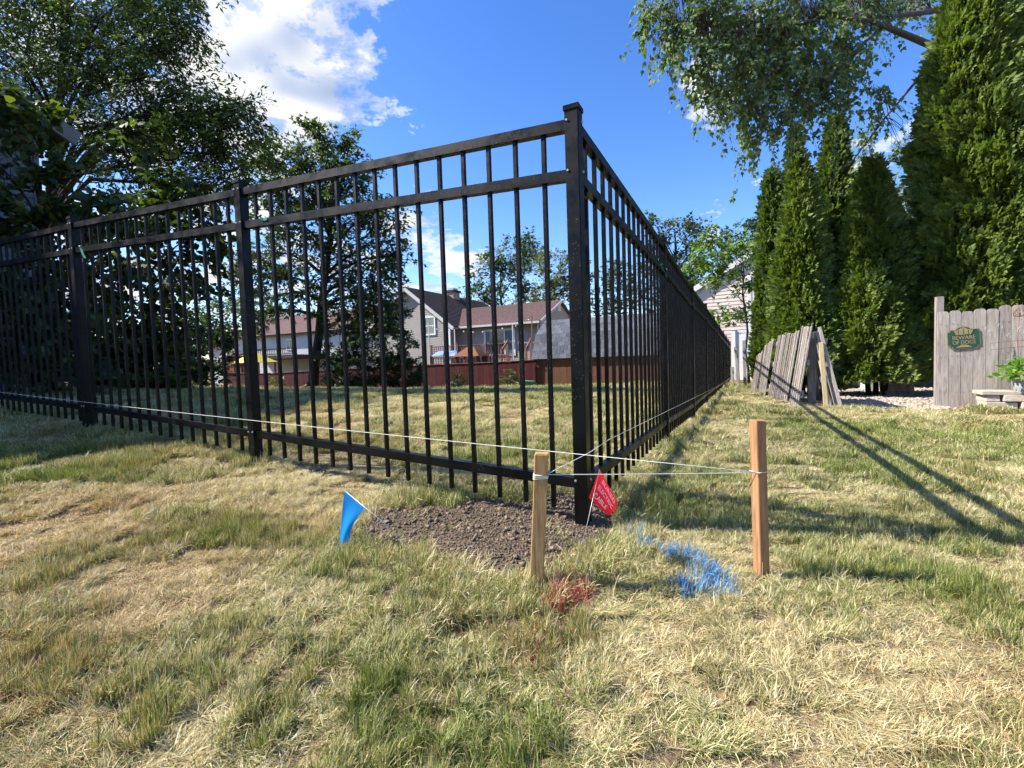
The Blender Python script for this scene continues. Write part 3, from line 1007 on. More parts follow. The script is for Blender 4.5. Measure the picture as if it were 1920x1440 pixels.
lib = bpy.data.collections.new('grass tufts')
def tile_mesh(name, n, side, length, width, upright, seed):
    """a square of turf: blades bunched in small clumps, reaching a little past the edges"""
    r = np.random.default_rng(seed)
    c = r.uniform(-side / 2, side / 2, (n * 3, 2))
    dn = fbm(c[:, 0] + 7 * seed, c[:, 1] + 3, 38, 2, seed)
    keep_ = r.random(n * 3) < np.clip((dn - .28) * 2.2, .04, 1)
    c = c[keep_][:n]; dn = dn[keep_][:n]; n = len(c)
    root = np.c_[c, np.full(n, -.006)]
    flow = fbm(c[:, 0] * 1.0 + seed, c[:, 1], 16, 2, seed + 5) * 12.6
    b_ = np.where(r.random(n) < .6, flow + r.normal(size=n) * .6, r.random(n) * 6.283)
    tilt = np.clip(r.normal(size=n) * .38 + (1 - upright) * 1.25, .05, 1.5)
    L = length * (.4 + .85 * r.random(n)) * (.65 + .8 * dn)
    hd = np.stack([np.cos(b_), np.sin(b_), np.zeros(n)], -1)
    sv = unit(np.stack([-np.sin(b_), np.cos(b_), np.zeros(n)], -1) + r.normal(size=(n, 3)) * .35)
    w = width * (.55 + .9 * r.random(n))
    V = np.zeros((n, 7, 3)); p = root.copy(); ang = tilt * .45
    for i in range(4):
        ww = w * (1, .9, .62, 0)[i]
        if i < 3:
            V[:, 2 * i] = p - sv * ww[:, None] / 2; V[:, 2 * i + 1] = p + sv * ww[:, None] / 2
        else:
            V[:, 6] = p
        p = p + (hd * np.sin(ang)[:, None] + np.array([0, 0, 1.0]) * np.cos(ang)[:, None]) * (L / 3)[:, None]
        ang = ang + tilt * .42 + r.normal(size=n) * .14
    o = (np.arange(n) * 7)[:, None]
    q1 = np.concatenate([o + np.array([[0, 1, 3]]), o + np.array([[0, 3, 2]]), o + np.array([[2, 3, 5]]), o + np.array([[2, 5, 4]]), o + np.array([[4, 5, 6]])], 1).reshape(-1, 3)
    return np_mesh(name, V.reshape(-1, 3), q1, GM, np.repeat(r.random(n), 5))
SIDE = .10
kinds = [(.62, .050, 620), (.72, .054, 560), (.5, .046, 640), (.34, .046, 640),     # 0-3 greener, upright
         (.22, .050, 700), (.12, .056, 760), (.28, .042, 620), (.06, .060, 700),    # 4-7 straw, matted
         (.16, .036, 420), (.3, .034, 380)]                                          # 8-9 thin
for i, (up, ln, nb) in enumerate(kinds):
    lib.objects.link(bpy.data.objects.new('turf%02d' % i, tile_mesh('turf%02d' % i, int(nb * 1.9), SIDE, ln * .84, .00145, up, 140 + i)))
for i in range(4):                                                                   # 10-13 single tufts for edges and paint
    lib.objects.link(bpy.data.objects.new('turf%02d' % (10 + i), tuft_mesh('turf%02d' % (10 + i), 46, .026, (.05, .045, .055, .04)[i], .0019, (.55, .3, .15, .4)[i], 40 + i)))
lib.objects.link(bpy.data.objects.new('turf14', tuft_mesh('turf14', 7, .06, .10, .0015, .06, 77)))   # stray stalks

def spot(x, y, pts, rad):
    s = np.zeros(x.shape)
    for p, q in zip(pts, rad):
        s = np.maximum(s, np.exp(-(((x - p.x) ** 2 + (y - p.y) ** 2) / (q * q))))
    return s
def rl_np(x, y):
    dx, dy = x - CX.x, y - CX.y
    return dx * RV.x + dy * RV.y, dx * LV.x + dy * LV.y
def soil_sd(x, y):
    e = edge_dist(x, y, SOIL)
    return np.where(in_poly(x, y, SOIL), e, -e)
GRAVEL_EDGE = 7.45
def lawn_ok(x, y):
    r_, l_ = rl_np(x, y)
    k = ~((l_ < -1.05 - .06 * (r_ - 7.5)) & (r_ > GRAVEL_EDGE + .25 * (fbm(x, y, 1.2, 2, 4) - .5)))
    k &= ~((l_ < -3.15) & (r_ > 7.12))
    k &= ~((l_ > 8.9) & (r_ < 1.7))
    k &= (r_ < 17.6) | (l_ < -.4) & (r_ < 18)
    return k
X, Y, S, KIND = [], [], [], []
q, d0 = 1.22, 2.1
for j in range(16):
    lo = 0 if j == 0 else d0 * q ** (j - 1); hi = d0 * q ** j
    if lo > 36: break
    sd_ = SIDE * q ** j * .93
    hw = hi + .3
    gxs = np.arange(-hw, hw, sd_) + (j * .37 % 1) * sd_
    gys = np.arange(-1.0, hi + .3, sd_)
    A, B = np.meshgrid(gxs, gys); A = A.ravel() + rng.normal(size=A.size) * sd_ * .06; B = B.ravel() + rng.normal(size=B.size) * sd_ * .06
    dd = np.hypot(A, B)
    k = (dd >= lo - (sd_ * .25 if j else 0)) & (dd < hi + sd_ * .25) & (np.abs(A) < np.maximum(B, 0) * 1.22 + 1.7)
    X.append(A[k]); Y.append(B[k]); S.append(np.full(k.sum(), q ** j)); KIND.append(np.zeros(k.sum(), int))
X, Y, S, KIND = map(np.concatenate, (X, Y, S, KIND))
k = lawn_ok(X, Y)
hole_d = np.hypot((X - HOLE.x) / .085, (Y - HOLE.y) / .06)
near_soil = (np.hypot(X - 0, Y - 1.4) < 1.2) & (soil_sd(X, Y) > -.075)
k &= ~near_soil & (hole_d > 1)
X, Y, S, KIND = X[k], Y[k], S[k], KIND[k]
# single tufts where an edge matters: round the soil, in the hollow
ex = rng.uniform(SOIL[:, 0].min() - .2, SOIL[:, 0].max() + .2, 4200); ey = rng.uniform(SOIL[:, 1].min() - .2, SOIL[:, 1].max() + .2, 4200)
es = soil_sd(ex, ey)
k = (es > -.13) & ((es < .006 + .022 * rng.normal(size=len(ex))) | (rng.random(len(ex)) < .012))
hx = HOLE.x + rng.normal(size=90) * .09; hy = HOLE.y + rng.normal(size=90) * .07
k2 = rng.random(90) > np.exp(-(((hx - HOLE.x) / .06) ** 2 + ((hy - HOLE.y) / .04) ** 2)) * .8
BL = [G(1190, 1005), G(1205, 1030), G(1225, 1032), G(1262, 1042), G(1285, 1050), G(1305, 1066), G(1322, 1082), G(1328, 1100), G(1305, 1112), G(1278, 1112), G(870, 1092)]
BR = [.020, .019, .013, .020, .024, .027, .030, .031, .028, .020, .006]
RD = [G(1062, 1100), G(1050, 1120), G(1068, 1125), G(1040, 1140), G(1010, 1190), G(1000, 1225), G(1085, 1115), G(1015, 1240)]
RR = [.021, .023, .020, .018, .014, .014, .009, .009]
bx_, by_, bp, rp_ = [], [], [], []
for c_, r_ in zip(BL, BR):
    m_ = int(12000 * r_ * r_) + 1
    bx_.append(c_.x + rng.normal(size=m_) * r_ * .62); by_.append(c_.y + rng.normal(size=m_) * r_ * .62); bp.append(.8 * np.ones(m_)); rp_.append(np.zeros(m_))
for i, (c_, r_) in enumerate(zip(RD, RR)):
    m_ = int(10000 * r_ * r_) + 3
    bx_.append(c_.x + rng.normal(size=m_) * r_ * .62); by_.append(c_.y + rng.normal(size=m_) * r_ * .62); bp.append(np.zeros(m_)); rp_.append(np.full(m_, .62 if i in (0, 1, 2, 3, 6) else .25))
bx_, by_, bp, rp_ = map(np.concatenate, (bx_, by_, bp, rp_))
kk = soil_sd(bx_, by_) < 0
bx_, by_, bp, rp_ = bx_[kk], by_[kk], bp[kk], rp_[kk]
# stray stalks
stn = 480; sx_ = rng.uniform(-3.5, 3.5, stn); sy_ = rng.uniform(.4, 3.4, stn)
kk = (np.abs(sx_) < sy_ * 1.16 + .3); sx_, sy_ = sx_[kk], sy_[kk]
n_tile, n_edge, n_paint, n_str = len(X), int(k.sum() + k2.sum()), len(bx_), len(sx_)
gx_ = np.r_[X, ex[k], hx[k2], bx_, sx_]; gy_ = np.r_[Y, ey[k], hy[k2], by_, sy_]
ng = len(gx_)
cls = np.r_[np.zeros(n_tile), np.ones(n_edge), np.full(n_paint, 2), np.full(n_str, 3)]
base_s = np.r_[S, np.ones(ng - n_tile)]
pblue = np.r_[np.zeros(n_tile + n_edge), bp, np.zeros(n_str)]; pred = np.r_[np.zeros(n_tile + n_edge), rp_, np.zeros(n_str)]
rr_, ll_ = rl_np(gx_, gy_)
gz_ = gz(gx_, gy_)
g_spots = [G(*p) for p in [(440, 1000), (560, 1075), (300, 1275), (690, 1130), (760, 1090), (640, 1210), (520, 1300), (860, 1370), (1290, 1350), (1830, 1120), (1620, 880), (1500, 990), (1250, 960), (420, 1180), (1730, 1000), (1130, 1080), (1190, 930), (1560, 1130), (1100, 1180), (720, 1330), (1180, 1130), (1750, 820), (1380, 900)]]
g_rad = [.22, .16, .12, .13, .10, .07, .08, .05, .07, .35, .5, .3, .16, .14, .3, .08, .15, .18, .05, .06, .06, 1.2, .3]
s_spots = [G(*p) for p in [(150, 960), (420, 915), (200, 1330), (1000, 1250), (1250, 1210), (1480, 1260), (60, 1000), (560, 890), (1080, 1400), (330, 1080), (1650, 1350), (940, 1180), (1400, 1150), (800, 1290), (1350, 800), (1600, 950), (600, 1000), (330, 1400)]]
s_rad = [.4, .35, .12, .10, .14, .14, .4, .3, .06, .18, .12, .08, .12, .06, .5, .16, .08, .08]
low_f = fbm(gx_, gy_, 1.15, 3, 31); mid_f = fbm(gx_, gy_, 4.5, 3, 37); clump = fbm(gx_, gy_, 7.0, 3, 71)
green = .37 + 1.05 * (low_f - .5) + 1.35 * (mid_f - .5)
green += .50 * spot(gx_, gy_, g_spots, g_rad) - .40 * spot(gx_, gy_, s_spots, s_rad)
back = np.clip((gy_ - 6) / 6, 0, 1)
green = green * (1 - back * .5) + back * .30 + .20 * np.clip((rr_ - 3) / 4, 0, 1) * np.clip((ll_ - 1) / 3, 0, 1)
green = np.clip(green, .04, .92)
brown = np.clip(2.4 * (fbm(gx_, gy_, 1.9, 3, 53) - .52) + .2 * np.clip((-gx_ - .2), 0, 1), 0, 1)
sc = base_s * np.where(cls == 0, 1.0, .85 + .4 * rng.random(ng))
height = np.where(cls == 0, .62 + .40 * green + .6 * (mid_f - .5) + 1.2 * (clump - .5), .9 + .3 * rng.random(ng))
height *= np.where(spot(gx_, gy_, [G(700, 1170), G(760, 1080), G(1110, 1080), G(1200, 950)], [.07, .05, .06, .10]) > .5, 1.3, 1)
fence_edge = (np.abs(rr_) < .12) & (ll_ > .3) & (ll_ < 9) | (np.abs(ll_) < .12) & (rr_ > .3) & (rr_ < 17)
height = np.where(fence_edge, height * 1.25, height)
thin = (clump < .40) & (green < .4) & (rng.random(ng) < .5)
pick_tile = np.where(thin, rng.integers(8, 10, ng), np.where(green + .25 * (rng.random(ng) - .5) > .42, rng.integers(0, 4, ng), rng.integers(4, 8, ng)))
pick = np.where(cls == 0, pick_tile, np.where(cls == 1, rng.integers(10, 14, ng), np.where(cls == 2, rng.integers(10, 13, ng), 14)))
rotz = np.where(cls == 0, rng.integers(0, 4, ng) * (math.pi / 2) + rng.normal(size=ng) * .08, rng.random(ng) * 6.283)
tilt_ = np.where(cls == 0, .05, .2)
pm = bpy.data.meshes.new('lawn_grass')
pm.vertices.add(ng)
pm.vertices.foreach_set('co', np.stack([gx_, gy_, gz_], -1).astype(np.float32).ravel())
for nm, arr in (('green', green), ('brown', brown), ('paintblue', pblue), ('paintred', pred)):
    pm.attributes.new(nm, 'FLOAT', 'POINT').data.foreach_set('value', arr.astype(np.float32))
pm.attributes.new('gscale', 'FLOAT_VECTOR', 'POINT').data.foreach_set('vector', np.stack([sc, sc, np.maximum(sc, .7) ** .42 * np.clip(height, .38, 1.8)], -1).astype(np.float32).ravel())
pm.attributes.new('grot', 'FLOAT_VECTOR', 'POINT').data.foreach_set('vector', np.stack([rng.normal(size=ng) * tilt_, rng.normal(size=ng) * tilt_, rotz], -1).astype(np.float32).ravel())
pm.attributes.new('gpick', 'INT', 'POINT').data.foreach_set('value', pick.astype(np.int32))
grass = inst('lawn_grass', pm)
tag(grass, 'patchy lawn of dry straw and green grass blades', None, None, 'stuff')
ng_tree = bpy.data.node_groups.new('grass', 'GeometryNodeTree')
ng_tree.interface.new_socket('Geometry', in_out='INPUT', socket_type='NodeSocketGeometry')
ng_tree.interface.new_socket('Geometry', in_out='OUTPUT', socket_type='NodeSocketGeometry')
gi = ng_tree.nodes.new('NodeGroupInput'); go = ng_tree.nodes.new('NodeGroupOutput')
ci = ng_tree.nodes.new('GeometryNodeCollectionInfo'); ci.inputs['Collection'].default_value = lib
ci.inputs['Separate Children'].default_value = True; ci.inputs['Reset Children'].default_value = True
iop = ng_tree.nodes.new('GeometryNodeInstanceOnPoints'); iop.inputs['Pick Instance'].default_value = True
def named(nm, dt):
    n = ng_tree.nodes.new('GeometryNodeInputNamedAttribute'); n.data_type = dt; n.inputs['Name'].default_value = nm
    return n.outputs[0]
ng_tree.links.new(gi.outputs[0], iop.inputs['Points'])
ng_tree.links.new(ci.outputs[0], iop.inputs['Instance'])
ng_tree.links.new(named('gpick', 'INT'), iop.inputs['Instance Index'])
ng_tree.links.new(named('grot', 'FLOAT_VECTOR'), iop.inputs['Rotation'])
ng_tree.links.new(named('gscale', 'FLOAT_VECTOR'), iop.inputs['Scale'])
ng_tree.links.new(iop.outputs[0], go.inputs[0])
md = grass.modifiers.new('grass', 'NODES'); md.node_group = ng_tree
print('grass tufts', ng)

# ------------------------------------------------------------------ stakes
def stake(label, px_b, py_b, px_t, py_t, d, w, mat, rot):
    b = at_d(px_b, py_b, d); b.z = g1(b.x, b.y)
    t = at_d(px_t, py_t, d); hgt = (t.z - b.z)
    root = thing('wooden_stake', b, label, 'stake', 'string line stakes')
    mb = MB()
    dx, dy = (t.x - b.x) / hgt, 0
    h = w / 2; ch = .002
    prof = [(-h + ch, -h), (h - ch, -h), (h, -h + ch), (h, h - ch), (h - ch, h), (-h + ch, h), (-h, h - ch), (-h, -h + ch)]
    rings = []
    for z in (-.02, hgt * .33, hgt * .66, hgt - .002, hgt):
        s = 1 if z < hgt else .93
        top_ = z >= hgt - .003
        rings.append([Vector((x * s + (random.uniform(-.0012, .0012) if top_ else 0), y * s, z + (random.uniform(-.0022, .001) if top_ else 0))) for x, y in prof])
    R_ = Matrix.Rotation(rot, 3, 'Z')
    vv = []
    for rg in rings:
        for q in rg:
            q2 = R_ @ q
            vv.append(b + Vector((q2.x + dx * q.z, q2.y, q.z)))
    n = len(prof); ff = []
    for i in range(len(rings) - 1):
        for kk in range(n): ff.append((i * n + kk, i * n + (kk + 1) % n, (i + 1) * n + (kk + 1) % n, (i + 1) * n + kk))
    ff.append(tuple(range(n))[::-1]); ff.append(tuple((len(rings) - 1) * n + kk for kk in range(n)))
    mb.add(vv, ff)
    mb.build('shaft', MATS[mat], root)
    return root, b, dx, hgt
st1, b1, dx1, h1 = stake('short pale wooden stake with string wound round it, in front of the corner post', 1006, 1098, 1016, 849, 1.24, .036, 'stake pale pine', -.12)
st2, b2, dx2, h2 = stake('tall reddish brown wooden stake standing alone in the grass on the right', 1428, 1078, 1420, 787, 1.31, .031, 'stake cedar', .25)
# string wound on the stakes is part of the string line
def string(label, pts, r=.0011, extra=None):
    root = thing('string_line', pts[0], label, 'string', 'mason strings')
    mb = MB(); mb.tube(pts, r, 5)
    mb.build('line', MATS['string white'], root, smooth=True)
    if extra:
        for e in extra:
            m2 = MB(); m2.tube(e, r * 1.1, 5); m2.build('wrap', MATS['string white'], root, smooth=True)
def sag(a, b, n=14, s=.004):
    return [a.lerp(b, i / n) - Vector((0, 0, s * 4 * (i / n) * (1 - i / n))) for i in range(n + 1)]
def wrap(b, dx, z, w, rot, tilt=.0):
    h = w / 2 + .0012
    R_ = Matrix.Rotation(rot, 3, 'Z')
    o = []
    for x, y in [(-h, -h), (h, -h), (h, h), (-h, h), (-h, -h)]:
        q = R_ @ Vector((x, y, 0))
        o.append(b + Vector((q.x + dx * z, q.y, z + tilt * x)))
    return o
pA = at_d(1417, 885, 1.30); pA.y = b2.y - .012
l_end, z_end = at_r(-60, 728, -.13)
pB = W(-.13, l_end, z_end)
z2 = at_d(1425, 885, 1.30).z - b2.z
string('white string running along the front fence run out to the left edge', sag(pA, pB, 20, .01), extra=[wrap(b2, dx2, z2, .031, .25)])
z1_ = at_d(1012, 889, 1.24).z - b1.z
q1 = b1 + Vector((dx1 * z1_ + .018, -.016, z1_ + .002)); q2 = b2 + Vector((dx2 * z2 - .014, -.016, z2))
string('white string tied straight between the two wooden stakes', sag(q1, q2, 8, .001),
       extra=[wrap(b1, dx1, z1_, .036, -.12, -.12), wrap(b1, dx1, z1_ - .008, .036, -.12, .05), wrap(b1, dx1, z1_ - .004, .036, -.12, -.05)])
r_end = 17.0
q4 = W(r_end, -.09, POST_Z[('r', 9)] + .18)
q3 = b1 + Vector((dx1 * z1_ + .018, -.010, z1_ + .003))
qm = at_d(1106, 848, 1.58)
string('white string running from the short stake along the receding side fence', [q3, qm] + sag(W(.10, -.075, qm.z + .012), q4, 16, .01))

# ------------------------------------------------------------------ marker flags
def marker_flag(label, base, tip, surf, nu, nv, mat, texts=()):
    root = thing('marker_flag', base, label, 'flag', 'utility marker flags')
    mb = MB(); mid = base.lerp(tip, .5) + Vector((.004, 0, .004))
    mb.tube([base, mid, tip], .0011, 5); mb.build('wire', MATS['metal galvanized'], root, smooth=True)
    V = []; F_ = []
    for j in range(nv + 1):
        for i in range(nu + 1):
            V.append(surf(i / nu, j / nv))
    for j in range(nv):
        for i in range(nu):
            F_.append((j * (nu + 1) + i, j * (nu + 1) + i + 1, (j + 1) * (nu + 1) + i + 1, (j + 1) * (nu + 1) + i))
    m2 = MB(); m2.add(V, F_)
    film = m2.build('film', MATS[mat], root, smooth=True)
    for txt, cu, cv, size, asp in texts:
        tv, tf = text_mesh(txt, 1.0)
        xs = [p[0] for p in tv]; wv = max(xs) - min(xs)
        m3 = MB(); out = []
        for p in tv:
            u = cu + p[0] * size * asp; v = cv - p[1] * size
            u = min(.985, max(.015, u)); v = min(.985, max(.015, v))
            a = surf(u, v); du = surf(u + .01, v) - a; dv = surf(u, v + .01) - a
            nn = du.cross(dv).normalized()
            if nn.dot(ORG - a) < 0: nn = -nn
            out.append(a + nn * .0007)
        m3.add(out, tf); m3.build('lettering', MATS['flag ink white'], film)
def bilinear(c00, c10, c01, c11, bulge):
    def s(u, v):
        p = c00.lerp(c10, u).lerp(c01.lerp(c11, u), v)
        return p + bulge(u, v)
    return s
# blue: wire leans to the left, film hangs limp
bt = at_d(646, 920, 1.52); bb = on(G(792, 1048)); 
bs = at_d(687, 958, 1.50)
c00 = bt; c10 = bt.lerp(bb, .27); c01 = at_d(633, 1021, 1.50); c11 = at_d(654, 1018, 1.49)
marker_flag('limp bright blue marker flag left of the soil patch', bb, bt,
            bilinear(c00, c10, c01, c11, lambda u, v: Vector((-.012 * v * (1 - v) * 4 * u, .014 * math.sin(u * 5 + v * 2) * v, 0))), 12, 14, 'flag blue film')
# red: BURIED ELECTRIC CABLE
rt = at_d(1124, 880, 1.36); rb = on(G(1074, 1086))
e10 = at_d(1133, 884, 1.37); e01 = at_d(1104, 933, 1.345); e11 = at_d(1158, 942, 1.40); e_low = at_d(1140, 966, 1.36)
def red_surf(u, v):
    # u: along the print, from staff to free end; v: from top edge to bottom edge
    top = rt.lerp(e11, u)
    bot = e01.lerp(e_low, u)
    p = top.lerp(bot, v)
    fold = math.sin(v * math.pi) * .006 * math.sin(u * 3.2 + .5)
    return p + Vector((0, -.013 * math.sin(v * 3.0) * (.4 + .6 * u), fold))
marker_flag('red marker flag with white lettering in front of the corner post', rb, rt, red_surf, 14, 10, 'flag red film',
            (('BURIED', .57, .27, .235, .86), ('ELECTRIC', .55, .56, .235, .72), ('CABLE', .46, .87, .25, .86)))

# ------------------------------------------------------------------ green ribbons on the fence
def ribbon(label, pts, w, side):
    root = thing('ribbon', pts[0], label, 'ribbon', 'green ribbons tied to the fence')
    mb = MB(); side = Vector(side) * w / 2
    V = []; F_ = []
    for p in pts: V += [p - side, p + side]
    for i in range(len(pts) - 1): F_.append((2 * i, 2 * i + 1, 2 * i + 3, 2 * i + 2))
    mb.add(V, F_); mb.build('tail', MATS['ribbon green'], root, smooth=True)
    m2 = MB(); m2.tube([pts[0] + Vector((-.008, 0, .006)), pts[0] + Vector((.0, -.004, .0)), pts[0] + Vector((.010, 0, .008))], [.004, .006, .004], 6)
    m2.build('knot', MATS['ribbon green'], root, smooth=True)
def px_pts(lst, r=None, l=None):
    o = []
    for px, py in lst:
        if r is not None:
            a, z = at_r(px, py, r); o.append(W(r, a, z))
        else:
            a, z = at_l(px, py, l); o.append(W(a, l, z))
    return o
ribbon('green ribbon hanging beside the far left fence post', px_pts([(151, 463), (153, 470), (156, 478), (160, 484)], r=-.03), .026, LV)
ribbon('small green ribbon knotted on the rail right of the middle fence post', px_pts([(487, 406), (490, 410), (495, 411), (500, 410)], r=-.02), .014, (0, 0, 1))
ribbon('green ribbon tied to the first post of the receding side fence', px_pts([(1239, 497), (1243, 504), (1247, 511), (1250, 519)], l=-.035), .03, RV)

# ------------------------------------------------------------------ right-hand neighbour: board fence with sign
GB = MATS['fence boards pinkish gray']
BW, BT, BH = .142, .018, 1.53
def dogear_mesh(name, w, h, t, mat, ear=.035, warp=0.0):
    mb = MB()
    prof = [(-w / 2, 0), (w / 2, 0), (w / 2, h - ear), (w / 2 - ear * .55, h - ear * .2), (w / 2 - ear, h), (-w / 2 + ear, h), (-w / 2 + ear * .55, h - ear * .2), (-w / 2, h - ear)]
    mb.poly([(0, y, z) for y, z in prof], (t, 0, 0))
    return mb.mesh(name, mat)
dog = dogear_mesh('board', BW - .006, BH, BT, GB)
L0 = -3.22; R0 = 8.0
bf = thing('board_fence', on(W(R0, L0)), 'pinkish gray dog-eared board fence under the big arborvitae', 'fence')
for k in range(24):
    l = L0 - BW * (k + .5)
    b = W(R0 - BT - .02 + random.uniform(-.003, .003), l); zb = g1(b.x, b.y) - .02
    inst('board', dog, bf, (b.x, b.y, zb + random.uniform(-.015, .015)), (0, random.uniform(-.004, .004), FRAME_ROT + random.uniform(-.012, .012)), (1, 1, 1 + random.uniform(-.01, .01)))
for z in (.25, .8, 1.3):
    mb = MB(); a = W(R0 + .019, L0 - .02); b = W(R0 + .019, L0 - BW * 24)
    a.z = g1(a.x, a.y) + z; b.z = g1(b.x, b.y) + z
    mb.beam(a, b, .036, .085); mb.build('rail', MATS['weathered gray boards'], bf)
for k, hh in ((0, 1.76), (13, 1.6)):
    p = W(R0 + .092, L0 - .055 - BW * k); z = g1(p.x, p.y)
    mb = MB(); mb.fbox(R0 + .045, R0 + .135, L0 - .10 - BW * k, L0 - .01 - BW * k, z - .1, z + hh); mb.build('post', GB, bf)

mb = MB()
for k in range(12):
    for z in (.25, .8, 1.3):
        for s in (-.03, .03):
            p = W(R0 - BT - .021, L0 - BW * (k + .5) + s + random.uniform(-.008, .008)); p.z = g1(p.x, p.y) + z + random.uniform(-.02, .02)
            mb.tube([p - RV * .003, p + RV * .004], .005, 6)
mb.build('nail_heads', MATS['rust wire'], bf)
# sign plaque
def sign_pt(px, py, off=0.0):
    l, z = at_r(px, py, R0 - .045 - off)
    return W(R0 - .045 - off, l, z)
sg = thing('dog_sign', sign_pt(1806, 633), 'green and brass plaque reading BEWARE OF DOGS on the board fence', 'sign')
sl = at_r(1775, 633, R0 - .045)[0]; sr_ = at_r(1838, 633, R0 - .045)[0]
zt = at_r(1806, 613, R0 - .045)[1]; zb_ = at_r(1806, 654, R0 - .045)[1]
sw, sh_ = sl - sr_, zt - zb_
scx, scz = (sl + sr_) / 2, (zt + zb_) / 2
SGT = math.radians(3.0)
def sp(u, v, off):
    """u to the right, v up, in half widths"""
    a, b = u * sw / 2, v * sh_ / 2
    ca, sa = math.cos(SGT), math.sin(SGT)
    a, b = a * ca - b * sa, a * sa + b * ca
    return W(R0 - .042 - off, scx - a, scz + b)
OUT = [(-.86, -.80), (-.70, -.80), (-.70, -1), (.82, -1), (.82, -.80), (1, -.80), (1, .62), (.90, .62), (.90, .80), (.5, .80), (.30, 1.0), (0, 1.12), (-.30, 1.0), (-.5, .80), (-.82, .80), (-.82, .62), (-1, .62), (-1, -.62), (-.86, -.62)]
def plate(name, pts, z0, z1, mat, parent):
    mb = MB(); mb.poly([sp(u, v, z0) for u, v in pts], sp(0, 0, z1) - sp(0, 0, z0)); return mb.build(name, mat, parent)
plate('border', OUT, 0, .012, MATS['sign brass'], sg)
plate('panel', [(u * .935, v * .92) for u, v in OUT], .0125, .016, MATS['sign green'], sg)
plate('emblem', [(-.58, .66), (-.42, .30), (.42, .30), (.60, .66), (.28, .78), (0, .98), (-.28, .78)], .0165, .021, MATS['sign brass'], sg)
plate('emblem', [(-.02, .34), (.02, .34), (.02, .86), (-.02, .86)], .0212, .022, MATS['sign green'], sg)
plate('emblem', [(-.34, .34), (-.30, .34), (-.26, .72), (-.30, .72)], .0212, .022, MATS['sign green'], sg)
plate('emblem', [(.30, .34), (.34, .34), (.30, .72), (.26, .72)], .0212, .022, MATS['sign green'], sg)
plate('emblem', [(-.5, -.86), (.5, -.86), (.12, -.62), (-.12, -.62)], .0165, .021, MATS['sign brass'], sg)
for txt, v0 in (('BEWARE', -.14), ('OF DOGS', -.58)):
    tv, tf = text_mesh(txt, 1.0, .0)
    xs = [p[0] for p in tv]; ys = [p[1] for p in tv]
    kx = 1.36 / (max(xs) - min(xs)); ky = .36 / (max(ys) - min(ys))
    for q, (dx, dy) in enumerate(((0, 0), (.012, .0))):
        mb = MB(); mb.add([sp(p[0] * kx + dx, v0 + p[1] * ky + dy, .0185 + .0004 * q) for p in tv], tf)
        mb.build('lettering', MATS['sign brass'], sg)

# low block wall with cap in front of the fence
wl = thing('block_wall', on(W(7.72, -3.95)), 'low curved tan stone block wall before the board fence', 'wall')
zc = at_r(1850, 765, 7.6)[1]
for row in range(2):
    for k in range(9):
        l1 = -3.64 - k * .36 + (.18 if row and k else 0); l0_ = l1 - (.355 if k or not row else .175)
        rr0 = 7.50 - .05 * k + row * .025
        mb = MB()
        zz0 = g1(*W(7.6, l1)[:2]) + .02 + row * .10
        j = lambda s=.008: random.uniform(-s, s)
        mb.hexa([W(rr0 + .30, l0_, zz0), W(rr0 + .30, l1, zz0), W(rr0 + j(), l1 - .01, zz0), W(rr0 + j(), l0_ + .01, zz0),
                 W(rr0 + .30, l0_, zz0 + .098), W(rr0 + .30, l1, zz0 + .098), W(rr0 + .012 + j(), l1 - .012, zz0 + .095), W(rr0 + .012 + j(), l0_ + .012, zz0 + .094)])
        o = mb.build('block', MATS['retaining block'], wl, origin=W(rr0, l1, zz0))
        bevel(o.data, .008, 2)
for k in range(6):
    l1 = -3.60 - k * .46; rr0 = 7.505 - .063 * k
    mb = MB(); zz0 = g1(*W(7.6, l1)[:2]) + .02 + .199
    mb.hexa([W(rr0 + .34, l1 - .455, zz0), W(rr0 + .34, l1, zz0), W(rr0, l1, zz0), W(rr0 - .02, l1 - .455, zz0), W(rr0 + .34, l1 - .455, zz0 + .055), W(rr0 + .34, l1, zz0 + .055), W(rr0, l1, zz0 + .055), W(rr0 - .02, l1 - .455, zz0 + .055)])
    o = mb.build('cap_stone', MATS['retaining block'], wl, origin=W(rr0, l1, zz0)); bevel(o.data, .006, 2)
CAPZ = zz0 + .056

# potted plant on the wall
pb = W(7.55, 0, 0); lpot, _ = at_r(1921, 735, 7.55)
pb = W(7.55, lpot, CAPZ - .002)
pt = thing('potted_plant', pb, 'leafy green plant in a gray planter on the low block wall', 'potted plant')
mb = MB()
ringr = [(.10, 0), (.115, .09), (.12, .17), (.135, .172), (.135, .20), (.118, .20), (.11, .17)]
nn = 20; vv = []; ff = []
for rad, z in ringr:
    for k in range(nn): vv.append(pb + Vector((math.cos(2 * math.pi * k / nn) * rad, math.sin(2 * math.pi * k / nn) * rad, z)))
for i in range(len(ringr) - 1):
    for k in range(nn): ff.append((i * nn + k, i * nn + (k + 1) % nn, (i + 1) * nn + (k + 1) % nn, (i + 1) * nn + k))
ff.append(tuple(range(nn))[::-1]); ff.append(tuple((len(ringr) - 1) * nn + k for k in range(nn)))
mb.add(vv, ff); mb.build('pot', MATS['planter gray'], pt, smooth=False)
r = np.random.default_rng(5); n = 260
a = r.random(n) * 6.283; el = r.random(n) * 1.3
dirs = np.stack([np.cos(a) * np.cos(el), np.sin(a) * np.cos(el), np.sin(el) * .9], -1)
P = np.array(pb)[None] + np.array([0, 0, .22]) + dirs * (.10 + .24 * r.random((n, 1)))
